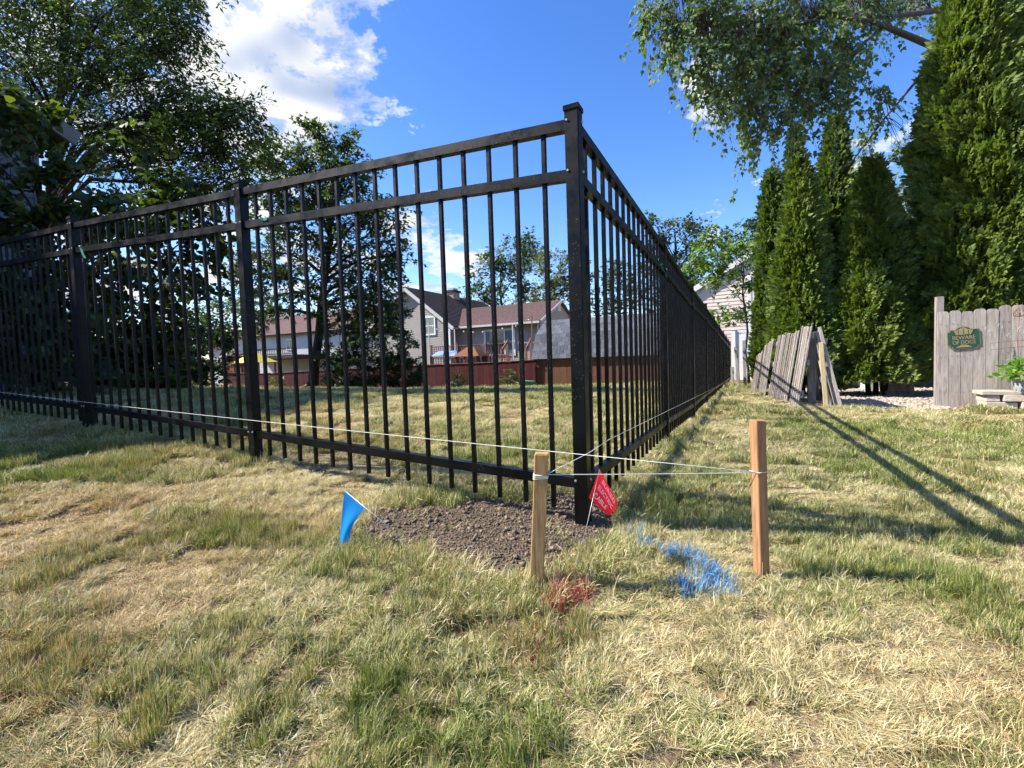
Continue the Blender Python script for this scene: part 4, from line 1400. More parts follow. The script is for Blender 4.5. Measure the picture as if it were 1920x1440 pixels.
inst('foliage', leaves_mesh('foliage', P, unit(dirs + r.normal(size=(n, 3)) * .5 + np.array([0, 0, -.3])), unit(r.normal(size=(n, 3)) * .4 + np.array([0, 0, 1])), .06 + .05 * r.random(n), OVAL * np.array([1.25, 1]), MATS['leaf lime'], pb), pt, pb)

# wire plant support leaning on the fence
def wire_pt(px, py, r=7.82):
    l, z = at_r(px, py, r); return W(r, l, z)
ws = thing('wire_trellis', on(wire_pt(1905, 735)), 'curly rusty wire plant support before the board fence', 'trellis')
c0 = wire_pt(1912, 585)
mb = MB()
for q in range(5):
    pts_ = []
    for k in range(20):
        t = 2 * math.pi * k / 19
        pts_.append(c0 + Vector((math.cos(t) * (.09 - .008 * q), .02 * math.sin(t * 2 + q), math.sin(t) * (.05 + .006 * q))) + Vector((.01 * q, 0, .008 * (q - 2))))
    mb.tube(pts_, .003, 4, cap=False)
mb.tube([c0, wire_pt(1908, 640), wire_pt(1912, 700), on(wire_pt(1912, 750))], .004, 5)
for py in (652, 640):
    mb.tube([wire_pt(1858, py + 4), wire_pt(1890, py), wire_pt(1935, py - 3)], .003, 4)
mb.build('stem', MATS['rust wire'], ws, smooth=True)
for cx, cy, rad in ((1852, 618, .055), (1876, 612, .05), (1915, 620, .07), (1893, 630, .045)):
    mb = MB(); c0 = wire_pt(cx, cy)
    mb.tube([c0 + Vector((math.cos(t) * rad, 0, math.sin(t) * rad)) * (1 - .03 * k) for k, t in enumerate([x * .42 for x in range(17)])] , .0025, 4)
    mb.tube([c0 + Vector((rad * .5, 0, -rad)), c0 + Vector((rad * 1.2, 0, -rad * 2.6))], .0025, 4)
    mb.build('curl', MATS['wire pale'], ws, smooth=True)

# ------------------------------------------------------------------ gravel bed
gr0 = []
def gravel_ok(x, y):
    r_, l_ = rl_np(x, y)
    return (r_ > GRAVEL_EDGE - .05 + .25 * (fbm(x, y, 1.2, 2, 4) - .5)) & (r_ < 15) & (l_ < -1.05 - .06 * (r_ - 7.5)) & (l_ > -7.5)
qr = rng.uniform(7.2, 14, 26000); ql = rng.uniform(-5.2, -1.0, 26000)
qx = CX.x + RV.x * qr + LV.x * ql; qy = CX.y + RV.y * qr + LV.y * ql
k = gravel_ok(qx, qy) & ((ql > -3.3) | (qr > 8.3)) & (rng.random(len(qx)) < np.clip(1.7 - (qr - 8) / 5, .3, 1))
qx, qy = qx[k][:9500], qy[k][:9500]
qs = .022 + .022 * rng.random(len(qx))
gravel = inst('gravel_bed', pebbles('gravel_bed', np.stack([qx, qy, gz(qx, qy) + qs * .4], -1), qs, MATS['river stone'], .6, 12))
tag(gravel, 'tan river gravel bed between leaning boards and sign fence', None, None, 'stuff')

# ------------------------------------------------------------------ old board sections leaning on each other
WG = MATS['weathered gray boards']
def leaning_section(label, r0, r1, l_b0, l_b1, top_dl, hgt0, hgt1, nb, mat, gap_at=(), group='leaning fence sections'):
    """boards side by side from r0 to r1, feet on the line l_b0 to l_b1, tops shifted by top_dl"""
    base0 = on(W((r0 + r1) / 2, (l_b0 + l_b1) / 2))
    root = thing('fence_section', base0, label, 'fence section', group)
    w = (r1 - r0) / nb
    rails = []
    for k in range(nb):
        t = (k + .5) / nb
        r_ = r0 + (r1 - r0) * t; l_ = l_b0 + (l_b1 - l_b0) * t
        h = hgt0 + (hgt1 - hgt0) * t + random.uniform(-.02, .02)
        b = on(W(r_, l_)); tp = W(r_ + random.uniform(-.004, .004), l_ + top_dl + random.uniform(-.008, .008), b.z + h)
        if k in gap_at: continue
        mb = MB(); d = (tp - b)
        ww = w * (.985 if random.random() < .8 else .95)
        along = RV * ww / 2
        nrm = d.cross(RV).normalized() * .008
        ear = .015
        lo = [b - along, b + along]
        tt = d.normalized()
        ring = [b - along, b + along, tp + along - tt * ear, tp + along * .6, tp - along * .6, tp - along - tt * ear]
        mb.poly([p - nrm for p in ring], nrm * 2)
        mb.build('board', mat, root, origin=b)
    for f in (.18, .55, .88):
        a = on(W(r0 + .03, l_b0)); b = on(W(r1 - .03, l_b1))
        ta = W(r0 + .03, l_b0 + top_dl, a.z + hgt0); tb = W(r1 - .03, l_b1 + top_dl, b.z + hgt1)
        nrm = (ta - a).cross(RV).normalized()
        if nrm.dot(LV) > 0: nrm = -nrm
        mb = MB(); mb.beam(a.lerp(ta, f) + nrm * .032, b.lerp(tb, f) + nrm * .032, .04, .085, up=(0, 0, 1)); mb.build('rail', WG, root)
    return root
leaning_section('nearest weathered board section leaning by the side fence, four gray boards', 7.02, 7.62, -1.27, -1.18, -.19, 1.31, 1.30, 5, WG)
leaning_section('wide weathered gray board section leaning along the side fence, crossed by two shadow stripes', 7.74, 9.25, -1.16, -.90, -.19, 1.26, 1.22, 12, WG, gap_at=(11,))
leaning_section('weathered gray board section leaning behind the widest one', 9.34, 10.25, -.88, -.74, -.17, 1.20, 1.10, 7, WG)
leaning_section('farthest short leaning board section with a broken top', 10.33, 11.15, -.72, -.62, -.15, 1.00, .92, 6, MATS['fence boards pinkish gray'])
leaning_section('dark backed board section leaning the other way behind the lumber', 7.25, 9.2, -1.85, -1.75, .24, 1.22, 1.22, 13, WG)

# loose lumber against it
def lumber(label, pb_, pt_, r, w, t, mat, bracket=False):
    a, za = at_r(*pb_, r); b, zb = at_r(*pt_, r)
    A = on(W(r, a)); B = W(r + .05, b, zb)
    root = thing('lumber_board', A, label, 'board', 'loose lumber')
    mb = MB(); mb.beam(A, B, w, t, up=RV); o = mb.build('plank', MATS[mat], root); bevel(o.data, .003)
    d = (B - A).normalized()
    if bracket:
        mb = MB(); mb.beam(A.lerp(B, .02), A.lerp(B, .15), w + .008, t + .008, up=RV); mb.build('metal_shoe', MATS['metal galvanized'], root)
        mb = MB(); c = A.lerp(B, .60); mb.beam(c - d * .04 - LV * .0, c + d * .06, w + .05, t * .3, up=RV); mb.build('bracket', MATS['metal galvanized'], root)
lumber('long pale board leaning outermost against the old fence sections', (1578, 768), (1537, 613), 7.02, .05, .03, 'fence boards pinkish gray')
lumber('long brown board leaning just behind the pale one', (1570, 764), (1532, 620), 7.10, .05, .03, 'fence boards pinkish gray')
lumber('short square post with metal shoe leaning on the old sections', (1556, 764), (1539, 676), 7.0, .05, .05, 'new lumber', True)
lumber('short broken board piece caught near the top of the lumber', (1549, 664), (1540, 642), 6.98, .06, .03, 'new lumber')
lumber('dark upright board standing inside the leaning sections', (1522, 752), (1524, 622), 7.35, .12, .04, 'weathered gray boards')

# slat panel under the trees
rt_ = 11.0
a0, z0 = at_r(1652, 713, rt_); a1, z1 = at_r(1716, 713, rt_)
root = thing('slat_panel', on(W(rt_, (a0 + a1) / 2)), 'dim gray slatted panel propped on the gravel under the arborvitae', 'panel')
npn = 9
for k in range(npn):
    l = a0 + (a1 - a0) * (k + .5) / npn
    b = on(W(rt_, l)); mb = MB()
    mb.beam(b, b + Vector((0, 0, .38)) + RV * .18, .072, .018, up=RV); mb.build('slat', WG, root, origin=b)
for z in (.10, .28):
    mb = MB(); A = on(W(rt_ - .02 + z * .45, a0), z); B = on(W(rt_ - .02 + z * .45, a1), z); mb.beam(A, B, .02, .05); mb.build('rail', WG, root)

# old wooden posts by the white fence
for lab, pbx, ptx, r in (('leaning gray wooden post nearest the black side fence end', (1386, 716), (1379, 650), 13.2), ('upright gray wooden post beside the young tree', (1397, 719), (1395, 638), 12.8), ('short gray wooden post beside the black side fence end', (1374, 722), (1373, 688), 12.6)):
    a, za = at_r(*pbx, r); b, zb = at_r(*ptx, r)
    A = on(W(r, a)); mb = MB(); B = W(r, b, zb)
    mb.beam(A - Vector((0, 0, .1)), B, .085, .085, up=RV)
    rt = thing('wooden_post', A, lab, 'post', 'old wooden posts'); o = mb.build('shaft', WG, rt, origin=A); bevel(o.data, .006)
    mb = MB(); mb.beam(A.lerp(B, .75) + RV * -.05, A.lerp(B, .82) + RV * -.05, .03, .02); mb.build('bracket', MATS['metal galvanized'], rt)

# white vinyl fence
VW = MATS['vinyl white']
rv = 18.6
a0, zt0 = at_r(1375, 622, rv); a1 = a0 - 4.2
vb = on(W(rv, a0))
vf = thing('vinyl_fence', vb, 'white vinyl privacy fence at the end of the side fence', 'fence')
for k in range(3):
    l = a0 - 1.9 * k; b = on(W(rv, l)); mb = MB(); mb.fbox(rv - .065, rv + .065, l - .065, l + .065, b.z - .1, zt0 + .06)
    mb.build('post', VW, vf)
    mb = MB(); mb.fbox(rv - .08, rv + .08, l - .08, l + .08, zt0 + .06, zt0 + .085); mb.build('post_cap', VW, vf)
for k in range(2):
    for j in range(12):
        l1 = a0 - 1.9 * k - .07 - j * .147; mb = MB(); b = on(W(rv, l1)); mb.fbox(rv - .012, rv + .012, l1 - .142, l1, b.z + .08, zt0 - .05); mb.build('plank', VW, vf)
    for z in (zt0 - .05, vb.z + .02):
        mb = MB(); mb.fbox(rv - .025, rv + .025, a0 - 1.9 * k - 1.835, a0 - 1.9 * k - .068, z, z + .09); mb.build('rail', VW, vf)

# ------------------------------------------------------------------ arborvitae
def arb_px(label, cx, tip, basepx, d, half, n, spray, mat, seed, **kw):
    b = at_d(cx, basepx, d); b.z = g1(b.x, b.y)
    tp = at_d(tip[0], tip[1], d)
    k = d / F_PX
    return arborvitae('arborvitae', label, b, tp.z - b.z, half * k, n, spray, mat, seed, 'arborvitae row', tipx=(tp.x - b.x, 0), **kw)
arb_px('largest arborvitae, towering over the sign fence at the right edge', 1862, (1822, -60), 760, 9.3, 114, 26000, .18, 'leaf arborvitae', 3, low=.95, flare=.9, power=.56)
arb_px('broad arborvitae nearest the gravel bed, right of the pointed pair', 1642, (1637, 305), 735, 10.3, 78, 13500, .165, 'leaf arborvitae', 5, low=.34, flare=.93, power=.74, stems=4)
arb_px('pointed arborvitae behind the leaning boards, left of the broad one', 1508, (1500, 305), 740, 10.8, 54, 10500, .165, 'leaf arborvitae', 8, low=.2, flare=.9, power=.70)
arb_px('tallest slim arborvitae standing between and behind the front pair', 1572, (1566, 226), 735, 13.2, 46, 7000, .20, 'leaf arborvitae deep', 13, low=.2, flare=.8, power=.66)
arb_px('leftmost arborvitae, beside the young tree', 1452, (1448, 322), 722, 13.0, 31, 5200, .18, 'leaf arborvitae deep', 17, low=.1, flare=.85, power=.5)
arb_px('dark thin arborvitae spire rising behind the leftmost pair', 1482, (1492, 240), 722, 15.0, 24, 4000, .21, 'leaf arborvitae deep', 19, low=.1, flare=.8, power=.6)

# ------------------------------------------------------------------ young bright tree by the posts
d = 14.5
b = on(at_d(1404, 718, d))
bl = [blob_px(*q) for q in [(1335, 480, d, 40, 30, 26), (1390, 465, d, 38, 26, 22), (1325, 525, d, 38, 20, 17), (1395, 530, d, 34, 26, 18), (1370, 590, d, 40, 18, 18), (1420, 590, d, 24, 20, 10), (1340, 442, d, 24, 16, 10), (1425, 500, d, 18, 30, 10), (1300, 500, d, 18, 16, 8)]]
tree('young_tree', 'young bright green tree beside the white fence and old posts', 'tree', b, at_d(1392, 480, d), .045, bl, .12, 26, OVAL, 'leaf bright', 'bark gray', droop=.35, twig=.35, seed=21)

# ------------------------------------------------------------------ overhanging maple
d = 11.5
b = on(at_d(2030, 745, 13.0))
mk = [(1235, 35, 9.6, 36, 22, 11), (1270, 80, 9.6, 22, 36, 10), (1320, 40, 9.8, 50, 34, 22), (1330, 130, 9.6, 30, 44, 18), (1400, 50, 10, 50, 40, 26), (1400, 130, 9.8, 34, 46, 22), (1460, 60, 10, 40, 44, 22), (1460, 150, 9.9, 36, 44, 22),
      (1415, 205, 9.8, 24, 26, 8), (1530, 50, 10.2, 50, 44, 26), (1530, 140, 10, 40, 40, 18), (1490, 210, 9.8, 32, 30, 9), (1410, 262, 9.8, 12, 18, 4), (1345, 185, 9.6, 18, 24, 6), (1590, 110, 10.2, 34, 44, 15), (1560, 195, 10, 28, 32, 8),
      (1610, 40, 10.6, 30, 24, 8), (1640, 190, 10.6, 20, 34, 5), (1625, 255, 10.8, 16, 20, 3), (1690, 290, 11, 16, 44, 6), (1695, 390, 11.4, 18, 50, 10), (1600, -10, 10.6, 60, 26, 16), (1480, -30, 10, 80, 34, 24),
      (1900, 60, 12.5, 60, 70, 36), (1900, 200, 12.5, 40, 60, 20), (1690, 15, 11.5, 40, 26, 8), (1715, 470, 11.8, 16, 44, 9), (1960, 330, 12.5, 50, 100, 30), (2050, 60, 12.5, 90, 110, 55), (1850, -80, 12, 140, 60, 60), (1600, -90, 11, 120, 50, 40), (1300, -40, 9.8, 80, 36, 24)]
bl = [blob_px(*q) for q in mk]
mp_root = thing('maple_tree', b, 'large maple whose leafy boughs hang in from the upper right', 'tree')
P, D, nr, sz, tips = crown_leaves([(c_, r_, int(n_ * 1.75)) for c_, r_, n_ in bl], 32, .095, .06, 1.25, .3, .78, 77)
inst('crown', leaves_mesh('crown', P, D, nr, sz, MAPLE * np.array([.8, 1]), MATS['leaf maple'], b), mp_root, b)
mb = MB()
tp = at_d(1990, -200, 12.6)
mb.tube([b - Vector((0, 0, .1)), b + Vector((-.05, 0, 1.5)), at_d(2000, 250, 12.8), tp], [.26, .22, .18, .12], 10)
k0 = at_d(1960, 200, 12.6); lm = [k0, at_d(1850, 130, 11.8), at_d(1745, 85, 10.9), at_d(1690, 62, 10.5), at_d(1635, 40, 10.2), at_d(1560, 30, 10.0), at_d(1470, 50, 9.8), at_d(1360, 60, 9.7), at_d(1260, 60, 9.6)]
mb.tube(lm, [.12, .09, .07, .06, .045, .036, .028, .02, .01], 8)
lm2 = [at_d(1930, 60, 12.3), at_d(1760, 20, 11.2), at_d(1680, 30, 10.6), at_d(1620, 80, 10.2), at_d(1560, 150, 10), at_d(1500, 230, 9.8), at_d(1450, 270, 9.8)]
mb.tube(lm2, [.1, .06, .045, .035, .025, .018, .008], 6)
lm3 = [at_d(1760, 80, 11), at_d(1720, 150, 10.8), at_d(1660, 220, 10.7), at_d(1600, 300, 10.3), at_d(1545, 345, 10)]
mb.tube(lm3, [.05, .03, .022, .014, .006], 6)
allb = []
for br in (lm, lm2, lm3):
    for i in range(len(br) - 1):
        allb += [br[i].lerp(br[i + 1], t / 12) for t in range(12)]
rd = random.Random(4)
for tpv in crown_leaves.twigs[:, 0]:
    tv = Vector(tpv)
    s = min(allb, key=lambda q: (q - tv).length)
    if (s - tv).length > 1.6: continue
    m_ = s.lerp(tv, .5) + Vector((rd.uniform(-.1, .1), rd.uniform(-.1, .1), .14))
    mb.tube([s, s.lerp(m_, .5) + Vector((0, 0, .04)), m_, tv], [.009, .007, .005, .002], 4, cap=False)
twig_tubes(mb, crown_leaves.twigs, .005)
mb.build('trunk', MATS['bark gray'], mp_root, smooth=True)

# ------------------------------------------------------------------ house pieces
def lap_wall(mb, r, l0, l1, z0, z1, lap=.115, clip=None):
    """horizontal lapped siding on the plane r = const facing the camera; clip(z) -> (l0, l1)"""
    z = z0
    while z < z1 - .01:
        zt = min(z + lap, z1)
        a, b = (l0, l1) if clip is None else clip(z)
        c, d_ = (l0, l1) if clip is None else clip(zt)
        if b - a > .02:
            mb.hexa([W(r - .022, a, z), W(r + .03, a, z), W(r + .03, b, z), W(r - .022, b, z), W(r - .004, c, zt), W(r + .03, c, zt), W(r + .03, max(d_, c + .001), zt), W(r - .004, max(d_, c + .001), zt)])
        z = zt
def lap_wall_l(mb, l, r0, r1, z0, z1, lap=.115, clip=None):
    z = z0
    while z < z1 - .01:
        zt = min(z + lap, z1)
        a, b = (r0, r1) if clip is None else clip(z)
        c, d_ = (r0, r1) if clip is None else clip(zt)
        if b - a > .02:
            mb.hexa([W(a, l - .022, z), W(b, l - .022, z), W(b, l + .03, z), W(a, l + .03, z), W(c, l - .004, zt), W(max(d_, c + .001), l - .004, zt), W(max(d_, c + .001), l + .03, zt), W(c, l + .03, zt)])
        z = zt
def window(parent, r, l0, l1, z0, z1, frame=.09, glass='window glass', bars=1, vert=1, trim='trim white'):
    """framed window on a wall facing the camera (l0 > l1)"""
    if l0 < l1: l0, l1 = l1, l0
    mb = MB()
    mb.fbox(r - .05, r + .01, l1, l1 + frame, z0, z1); mb.fbox(r - .05, r + .01, l0 - frame, l0, z0, z1)
    mb.fbox(r - .049, r + .01, l1 + frame, l0 - frame, z0, z0 + frame); mb.fbox(r - .049, r + .01, l1 + frame, l0 - frame, z1 - frame, z1)
    for i in range(bars):
        z = z0 + (z1 - z0) * (i + 1) / (bars + 1); mb.fbox(r - .044, r + .01, l1 + frame, l0 - frame, z - .025, z + .025)
    for i in range(vert - 1):
        l = l1 + (l0 - l1) * (i + 1) / vert; mb.fbox(r - .046, r + .01, l - .03, l + .03, z0 + frame, z1 - frame)
    w = mb.build('window', MATS[trim], parent)
    m2 = MB(); m2.fbox(r - .034, r - .026, l1 + frame * .8, l0 - frame * .8, z0 + frame * .8, z1 - frame * .8)
    m2.build('pane', MATS[glass], w, origin=WL[parent.name])
    return w
def slab(mb, pts, th):
    """roof slab: 4 world points, thickness downwards"""
    p = [Vector(q) for q in pts]
    n = (p[1] - p[0]).cross(p[3] - p[0]).normalized()
    if n.z < 0: n = -n
    mb.poly(p, n * -th)
def shingled(parent, name, mat, p00, p10, p01, p11, th, rows):
    """roof face p00-p10 eave, p01-p11 ridge, in stepped courses"""
    mb = MB(); p00, p10, p01, p11 = map(Vector, (p00, p10, p01, p11))
    n = (p10 - p00).cross(p01 - p00).normalized()
    if n.z < 0: n = -n
    for i in range(rows):
        a, b = i / rows, (i + 1.02) / rows
        A, B, C_, D_ = p00.lerp(p01, a), p10.lerp(p11, a), p10.lerp(p11, min(b, 1)), p00.lerp(p01, min(b, 1))
        up = n * (.02)
        mb.hexa([A - n * th, B - n * th, C_ - n * th, D_ - n * th, A + up, B + up, C_ + up * .1, D_ + up * .1])
    return mb.build(name, mat, parent)

# ------------------------------------------------------------------ gray house behind the deck
RG, RWG = 21.6, 22.4
lgR, zg_e = at_r(843, 604, RG)           # right corner of the gable block, at the eave
lap_, zap = at_r(764, 541, RG)           # gable apex
lgL = 2 * lap_ - lgR
gb = on(W(RG, lap_))
h1_ = thing('gray_house', gb, 'gray clapboard house with brown roof behind the red fence', 'house')
z_b = gb.z - .1
slope = (zap - zg_e) / (lap_ - lgR)
mb = MB()
def gclip(z):
    if z < zg_e: return lgR, lgL
    k = (z - zg_e) / slope
    return min(lgR + k, lap_ - .01), max(lgL - k, lap_ + .01)
lap_wall(mb, RG, lgR, lgL, z_b, zap, .125, gclip)
mb.fbox(RG + .03, RG + 9, lgR + .01, lgL - .01, z_b, zg_e - .02)
mb.build('wall', MATS['siding gray'], h1_)
mb = MB()
mb.fbox(RG - .03, RG + .03, lgR - .02, lgR + .12, z_b, zg_e - .02); mb.build('corner_trim', MATS['trim white'], h1_)
ov = .45
for sgn, lE in ((-1, lgR), (1, lgL)):
    e = W(RG - .3, lE + sgn * ov, zg_e - slope * ov); e2 = W(RG + 9.3, lE + sgn * ov, zg_e - slope * ov)
    rdg = W(RG - .3, lap_, zap + .03); rdg2 = W(RG + 9.3, lap_, zap + .03)
    rf = shingled(h1_, 'roof', MATS['roof shingle dark'], e + Vector((0, 0, .06)), e2 + Vector((0, 0, .06)), rdg + Vector((0, 0, .06)), rdg2 + Vector((0, 0, .06)), .07, 24)
    mb = MB(); mb.beam(e + RV * -.03 + Vector((0, 0, -.09)), rdg + RV * -.03 + Vector((0, 0, -.09)), .05, .20, up=(0, 0, 1)); mb.build('rake_board', MATS['trim gray'], h1_)
wl0, wz1 = at_r(796, 594, RG); wl1, wz0 = at_r(818, 628, RG)
window(h1_, RG - .02, wl0, wl1, wz0, wz1, .09, 'window blind')
# right wing
lwR, zwe = at_r(1012, 602, RWG)
zwe_l = at_r(846, 613, RWG)[1]; zwe = (zwe + zwe_l) / 2
_, zwr = at_r(958, 571, RWG + 3.0)
mb = MB(); lap_wall(mb, RWG, lwR, lgR + .2, z_b, zwe + .05, .125); mb.fbox(RWG + .03, RWG + 6, lwR + .01, lgR + .2, z_b, zwe)
lap_wall_l(mb, lwR, RWG, RWG + 6, z_b, zwr - .05, .125, lambda z: (RWG, RWG + 6) if z < zwe else (RWG + (z - zwe) / (zwr - zwe) * 3, RWG + 6 - (z - zwe) / (zwr - zwe) * 3))
mb.build('wall', MATS['siding gray'], h1_)
shingled(h1_, 'roof', MATS['roof shingle brown'], W(RWG - .45, lwR - .2, zwe - .02), W(RWG - .45, lgR + .1, zwe - .02), W(RWG + 3, lwR - .2, zwr), W(RWG + 3, lgR + 3, zwr), .08, 22)
shingled(h1_, 'roof', MATS['roof shingle brown'], W(RWG + 6.45, lwR - .2, zwe - .02), W(RWG + 6.45, lgR + .1, zwe - .02), W(RWG + 3, lwR - .2, zwr), W(RWG + 3, lgR + 3, zwr), .08, 12)
mb = MB(); mb.beam(W(RWG - .53, lwR - .2, zwe - .10), W(RWG - .53, lgR + .05, zwe - .10), .12, .12); mb.build('gutter', MATS['trim gray'], h1_)
mb = MB(); mb.beam(W(RWG - .4, lwR - .24, zwe - .08), W(RWG + 3, lwR - .24, zwr - .08), .04, .16); mb.build('rake_board', MATS['trim gray'], h1_)
mb = MB(); mb.beam(W(RWG - .08, lwR + .10, zwe - .1), W(RWG - .08, lwR + .10, z_b), .07, .09, up=RV); mb.build('downspout', MATS['trim gray'], h1_)
dl0, dz1 = at_r(908, 619, RWG); dl1, _ = at_r(966, 619, RWG)
DECKZ = at_r(930, 668, RWG)[1]
dr = window(h1_, RWG - .02, dl0, dl1, DECKZ, dz1, .10, 'window glass', 0, 3)
mb = MB(); mb.fbox(RWG - .062, RWG - .056, dl1 + .1, dl1 + (dl0 - dl1) * .33, DECKZ + .1, dz1 - .1); mb.build('curtain', MATS['sliding door teal'], dr, origin=WL[h1_.name])
mb = MB(); mb.fbox(RWG - .062, RWG - .056, dl0 - (dl0 - dl1) * .17, dl0 - .1, DECKZ + .1, dz1 - .1); mb.build('curtain', MATS['sliding door teal'], dr, origin=WL[h1_.name])
cl0, cz0 = at_r(838, 585, RG + 4.5); cl1, cz1 = at_r(850, 547, RG + 4.5)
mb = MB(); mb.fbox(RG + 4.5, RG + 5.3, cl1, cl0, cz0 - 1, cz1); ch = mb.build('chimney', MATS['brick chimney'], h1_)
mb = MB(); mb.fbox(RG + 4.42, RG + 5.38, cl1 - .08, cl0 + .08, cz1 + .002, cz1 + .14); mb.build('chimney_cap', MATS['roof shingle dark'], ch, origin=WL[h1_.name])
mb = MB(); mb.fbox(RG + 4.6, RG + 5.2, cl1 + .06, cl0 - .06, cz1 + .142, cz1 + .3); mb.build('flue', MATS['metal galvanized'], ch, origin=WL[h1_.name])

vl, vz = at_l(1029, 580, lwR)
mb = MB(); zc_ = zwe + (zwr - zwe) * .55
for k in range(4):
    mb.fbox(RWG + 2.75, RWG + 3.25, lwR - .045, lwR - .02, zc_ + k * .12, zc_ + k * .12 + .07)
mb.build('gable_vent', MATS['trim white'], h1_)
# ------------------------------------------------------------------ deck
DW = MATS['deck wood reddish']
def railing(parent, r, la, lb, z, h, step=.16, mat=DW, rise=0.0, posts=True, tie=None):
    """railing along l at r, from la down to lb"""
    n = max(2, int(abs(la - lb) / step))
    mb = MB(); mb.beam(W(r, la, z + h), W(r, lb, z + h + rise), .09, .045); top = mb.build('railing', mat, parent)
    mb = MB(); mb.beam(W(r, la, z + .08), W(r, lb, z + .08 + rise), .04, .06); mb.build('bottom_rail', mat, top, origin=WL[parent.name])
    m1 = MB(); m1.box(-.018, .018, -.018, .018, 0, h - .12); me = m1.mesh('baluster', mat)
    for i in range(1, n):
        t = i / n; p = W(r, la + (lb - la) * t, z + .10 + rise * t)
        inst('baluster', me, top, p, (0, 0, FRAME_ROT))
    return top
dk_l0 = at_r(808, 668, 19.5)[0]; dk_l1 = at_r(962, 668, 19.5)[0]
deck = thing('deck', on(W(20.5, (dk_l0 + dk_l1) / 2)), 'reddish wooden deck with railings behind the gray house fence', 'deck')
WLd = WL[deck.name]
zr_lo = at_r(880, 684, 19.5)[1]
mb = MB(); mb.fbox(19.5, RWG - .1, dk_l1, dk_l0, zr_lo - .16, zr_lo); mb.build('platform', DW, deck)
h_lo = at_r(880, 668, 19.5)[1] - zr_lo
railing(deck, 19.5, dk_l0, dk_l1, zr_lo, h_lo)
ul0 = at_r(810, 660, 21.3)[0]; ul1 = at_r(950, 660, 21.3)[0]
zu = at_r(880, 672, 21.3)[1]; hu = at_r(880, 647, 21.3)[1] - zu
railing(deck, 21.3, ul0, ul1, zu, hu)
mpost = MB(); mpost.box(-.05, .05, -.05, .05, 0, 1); dpost = mpost.mesh('post', DW)
for px in (809, 858, 911, 950):
    l, _ = at_r(px, 660, 21.28); b = on(W(21.28, l)); inst('post', dpost, deck, b, (0, 0, FRAME_ROT), (1, 1, zu + hu + .12 - b.z))
for px in (807, 856, 907, 962):
    l, _ = at_r(px, 670, 19.45); b = on(W(19.45, l)); inst('post', dpost, deck, b, (0, 0, FRAME_ROT), (1, 1, zr_lo + h_lo + .10 - b.z))
for pa, pb_ in (((952, 640), (940, 658)), ((995, 637), (986, 655))):
    a, za = at_r(*pa, 21.0); c, zc_ = at_r(*pb_, 19.8)
    mb = MB(); mb.beam(W(21, a, za), W(19.8, c, zc_), .05, .14); mb.build('stair_rail', DW, deck)
    for rr0, ll0, z0_ in ((21, a, za), (19.8, c, zc_)):
        b = on(W(rr0, ll0)); inst('post', dpost, deck, b, (0, 0, FRAME_ROT), (1, 1, z0_ + .12 - b.z))
for k in range(4):
    a = at_r(968, 660, 20.2)[0]; mb = MB(); mb.fbox(19.5 + k * .32, 19.83 + k * .32, a - .6, a + .6, zr_lo - .6 + k * .19, zr_lo - .55 + k * .19); mb.build('step', DW, deck)

# light poles with bulb strings
tops = []
for lab, (pxb, pyb), (pxt, pyt) in (('thin light pole left on the deck with a bulb string', (806, 680), (803, 605)), ('thin light pole in the middle of the deck', (855, 682), (852, 617)), ('pale light pole right of the sliding door', (963, 682), (961, 608)), ('reddish light pole at the right end of the deck', (998, 672), (997, 590))):
    a, za = at_r(pxb, pyb, 19.4); b, zb = at_r(pxt, pyt, 19.4)
    A = on(W(19.4, a)); B = W(19.4, b, zb); tops.append(B)
    rt = thing('light_pole', A, lab, 'pole', 'string light poles')
    mb = MB(); mb.beam(A, B, .05, .05, up=RV); mb.build('shaft', DW if pxt > 980 else MATS['trim gray'], rt)
    mb = MB(); mb.tube([B - Vector((0, 0, .02)), B + LV * .08 + Vector((0, 0, .02))], .008, 5); mb.build('hook', MATS['metal galvanized'], rt)
bulbm = MB()
for i in range(7):
    pass
bm = bmesh.new(); bmesh.ops.create_icosphere(bm, subdivisions=1, radius=.045); bulb_me = bpy.data.meshes.new('bulb'); bm.to_mesh(bulb_me); bm.free(); bulb_me.materials.append(MATS['bulb'])
sl_ = thing('string_lights', tops[0], 'string of small round bulbs swagged between the deck poles', 'string lights')
mb = MB()
for i in range(len(tops) - 1):
    ps = sag(tops[i], tops[i + 1], 12, .22); mb.tube(ps, .006, 4)
    for k in (2, 4, 6, 8, 10): inst('bulb', bulb_me, sl_, ps[k] - Vector((0, 0, .05)))
mb.build('cable', MATS['rubber black'], sl_)

# ------------------------------------------------------------------ wooden play house roof and blue canopies on the deck
def hip(parent, name, cx, cr, w, dpt, z0, z1, mat, ridge=.3):
    mb = MB(); a = [W(cr - dpt / 2, cx - w / 2, z0), W(cr - dpt / 2, cx + w / 2, z0), W(cr + dpt / 2, cx + w / 2, z0), W(cr + dpt / 2, cx - w / 2, z0), W(cr, cx - w * ridge / 2, z1), W(cr, cx + w * ridge / 2, z1)]
    mb.add(a, [(0, 1, 5, 4), (2, 3, 4, 5), (1, 2, 5), (3, 0, 4), (0, 3, 2, 1)])
    return mb.build(name, mat, parent)
pr = 18.9
pl0, pz0 = at_r(859, 669, pr); pl1, pz1 = at_r(908, 669, pr); _, pzt = at_r(884, 650, pr)
ph = thing('play_house', on(W(pr, (pl0 + pl1) / 2)), 'wooden play house with an orange brown pointed roof', 'play house')
hip(ph, 'roof', (pl0 + pl1) / 2, pr, pl0 - pl1, 1.1, pz0, pzt, MATS['playset wood'], .25)
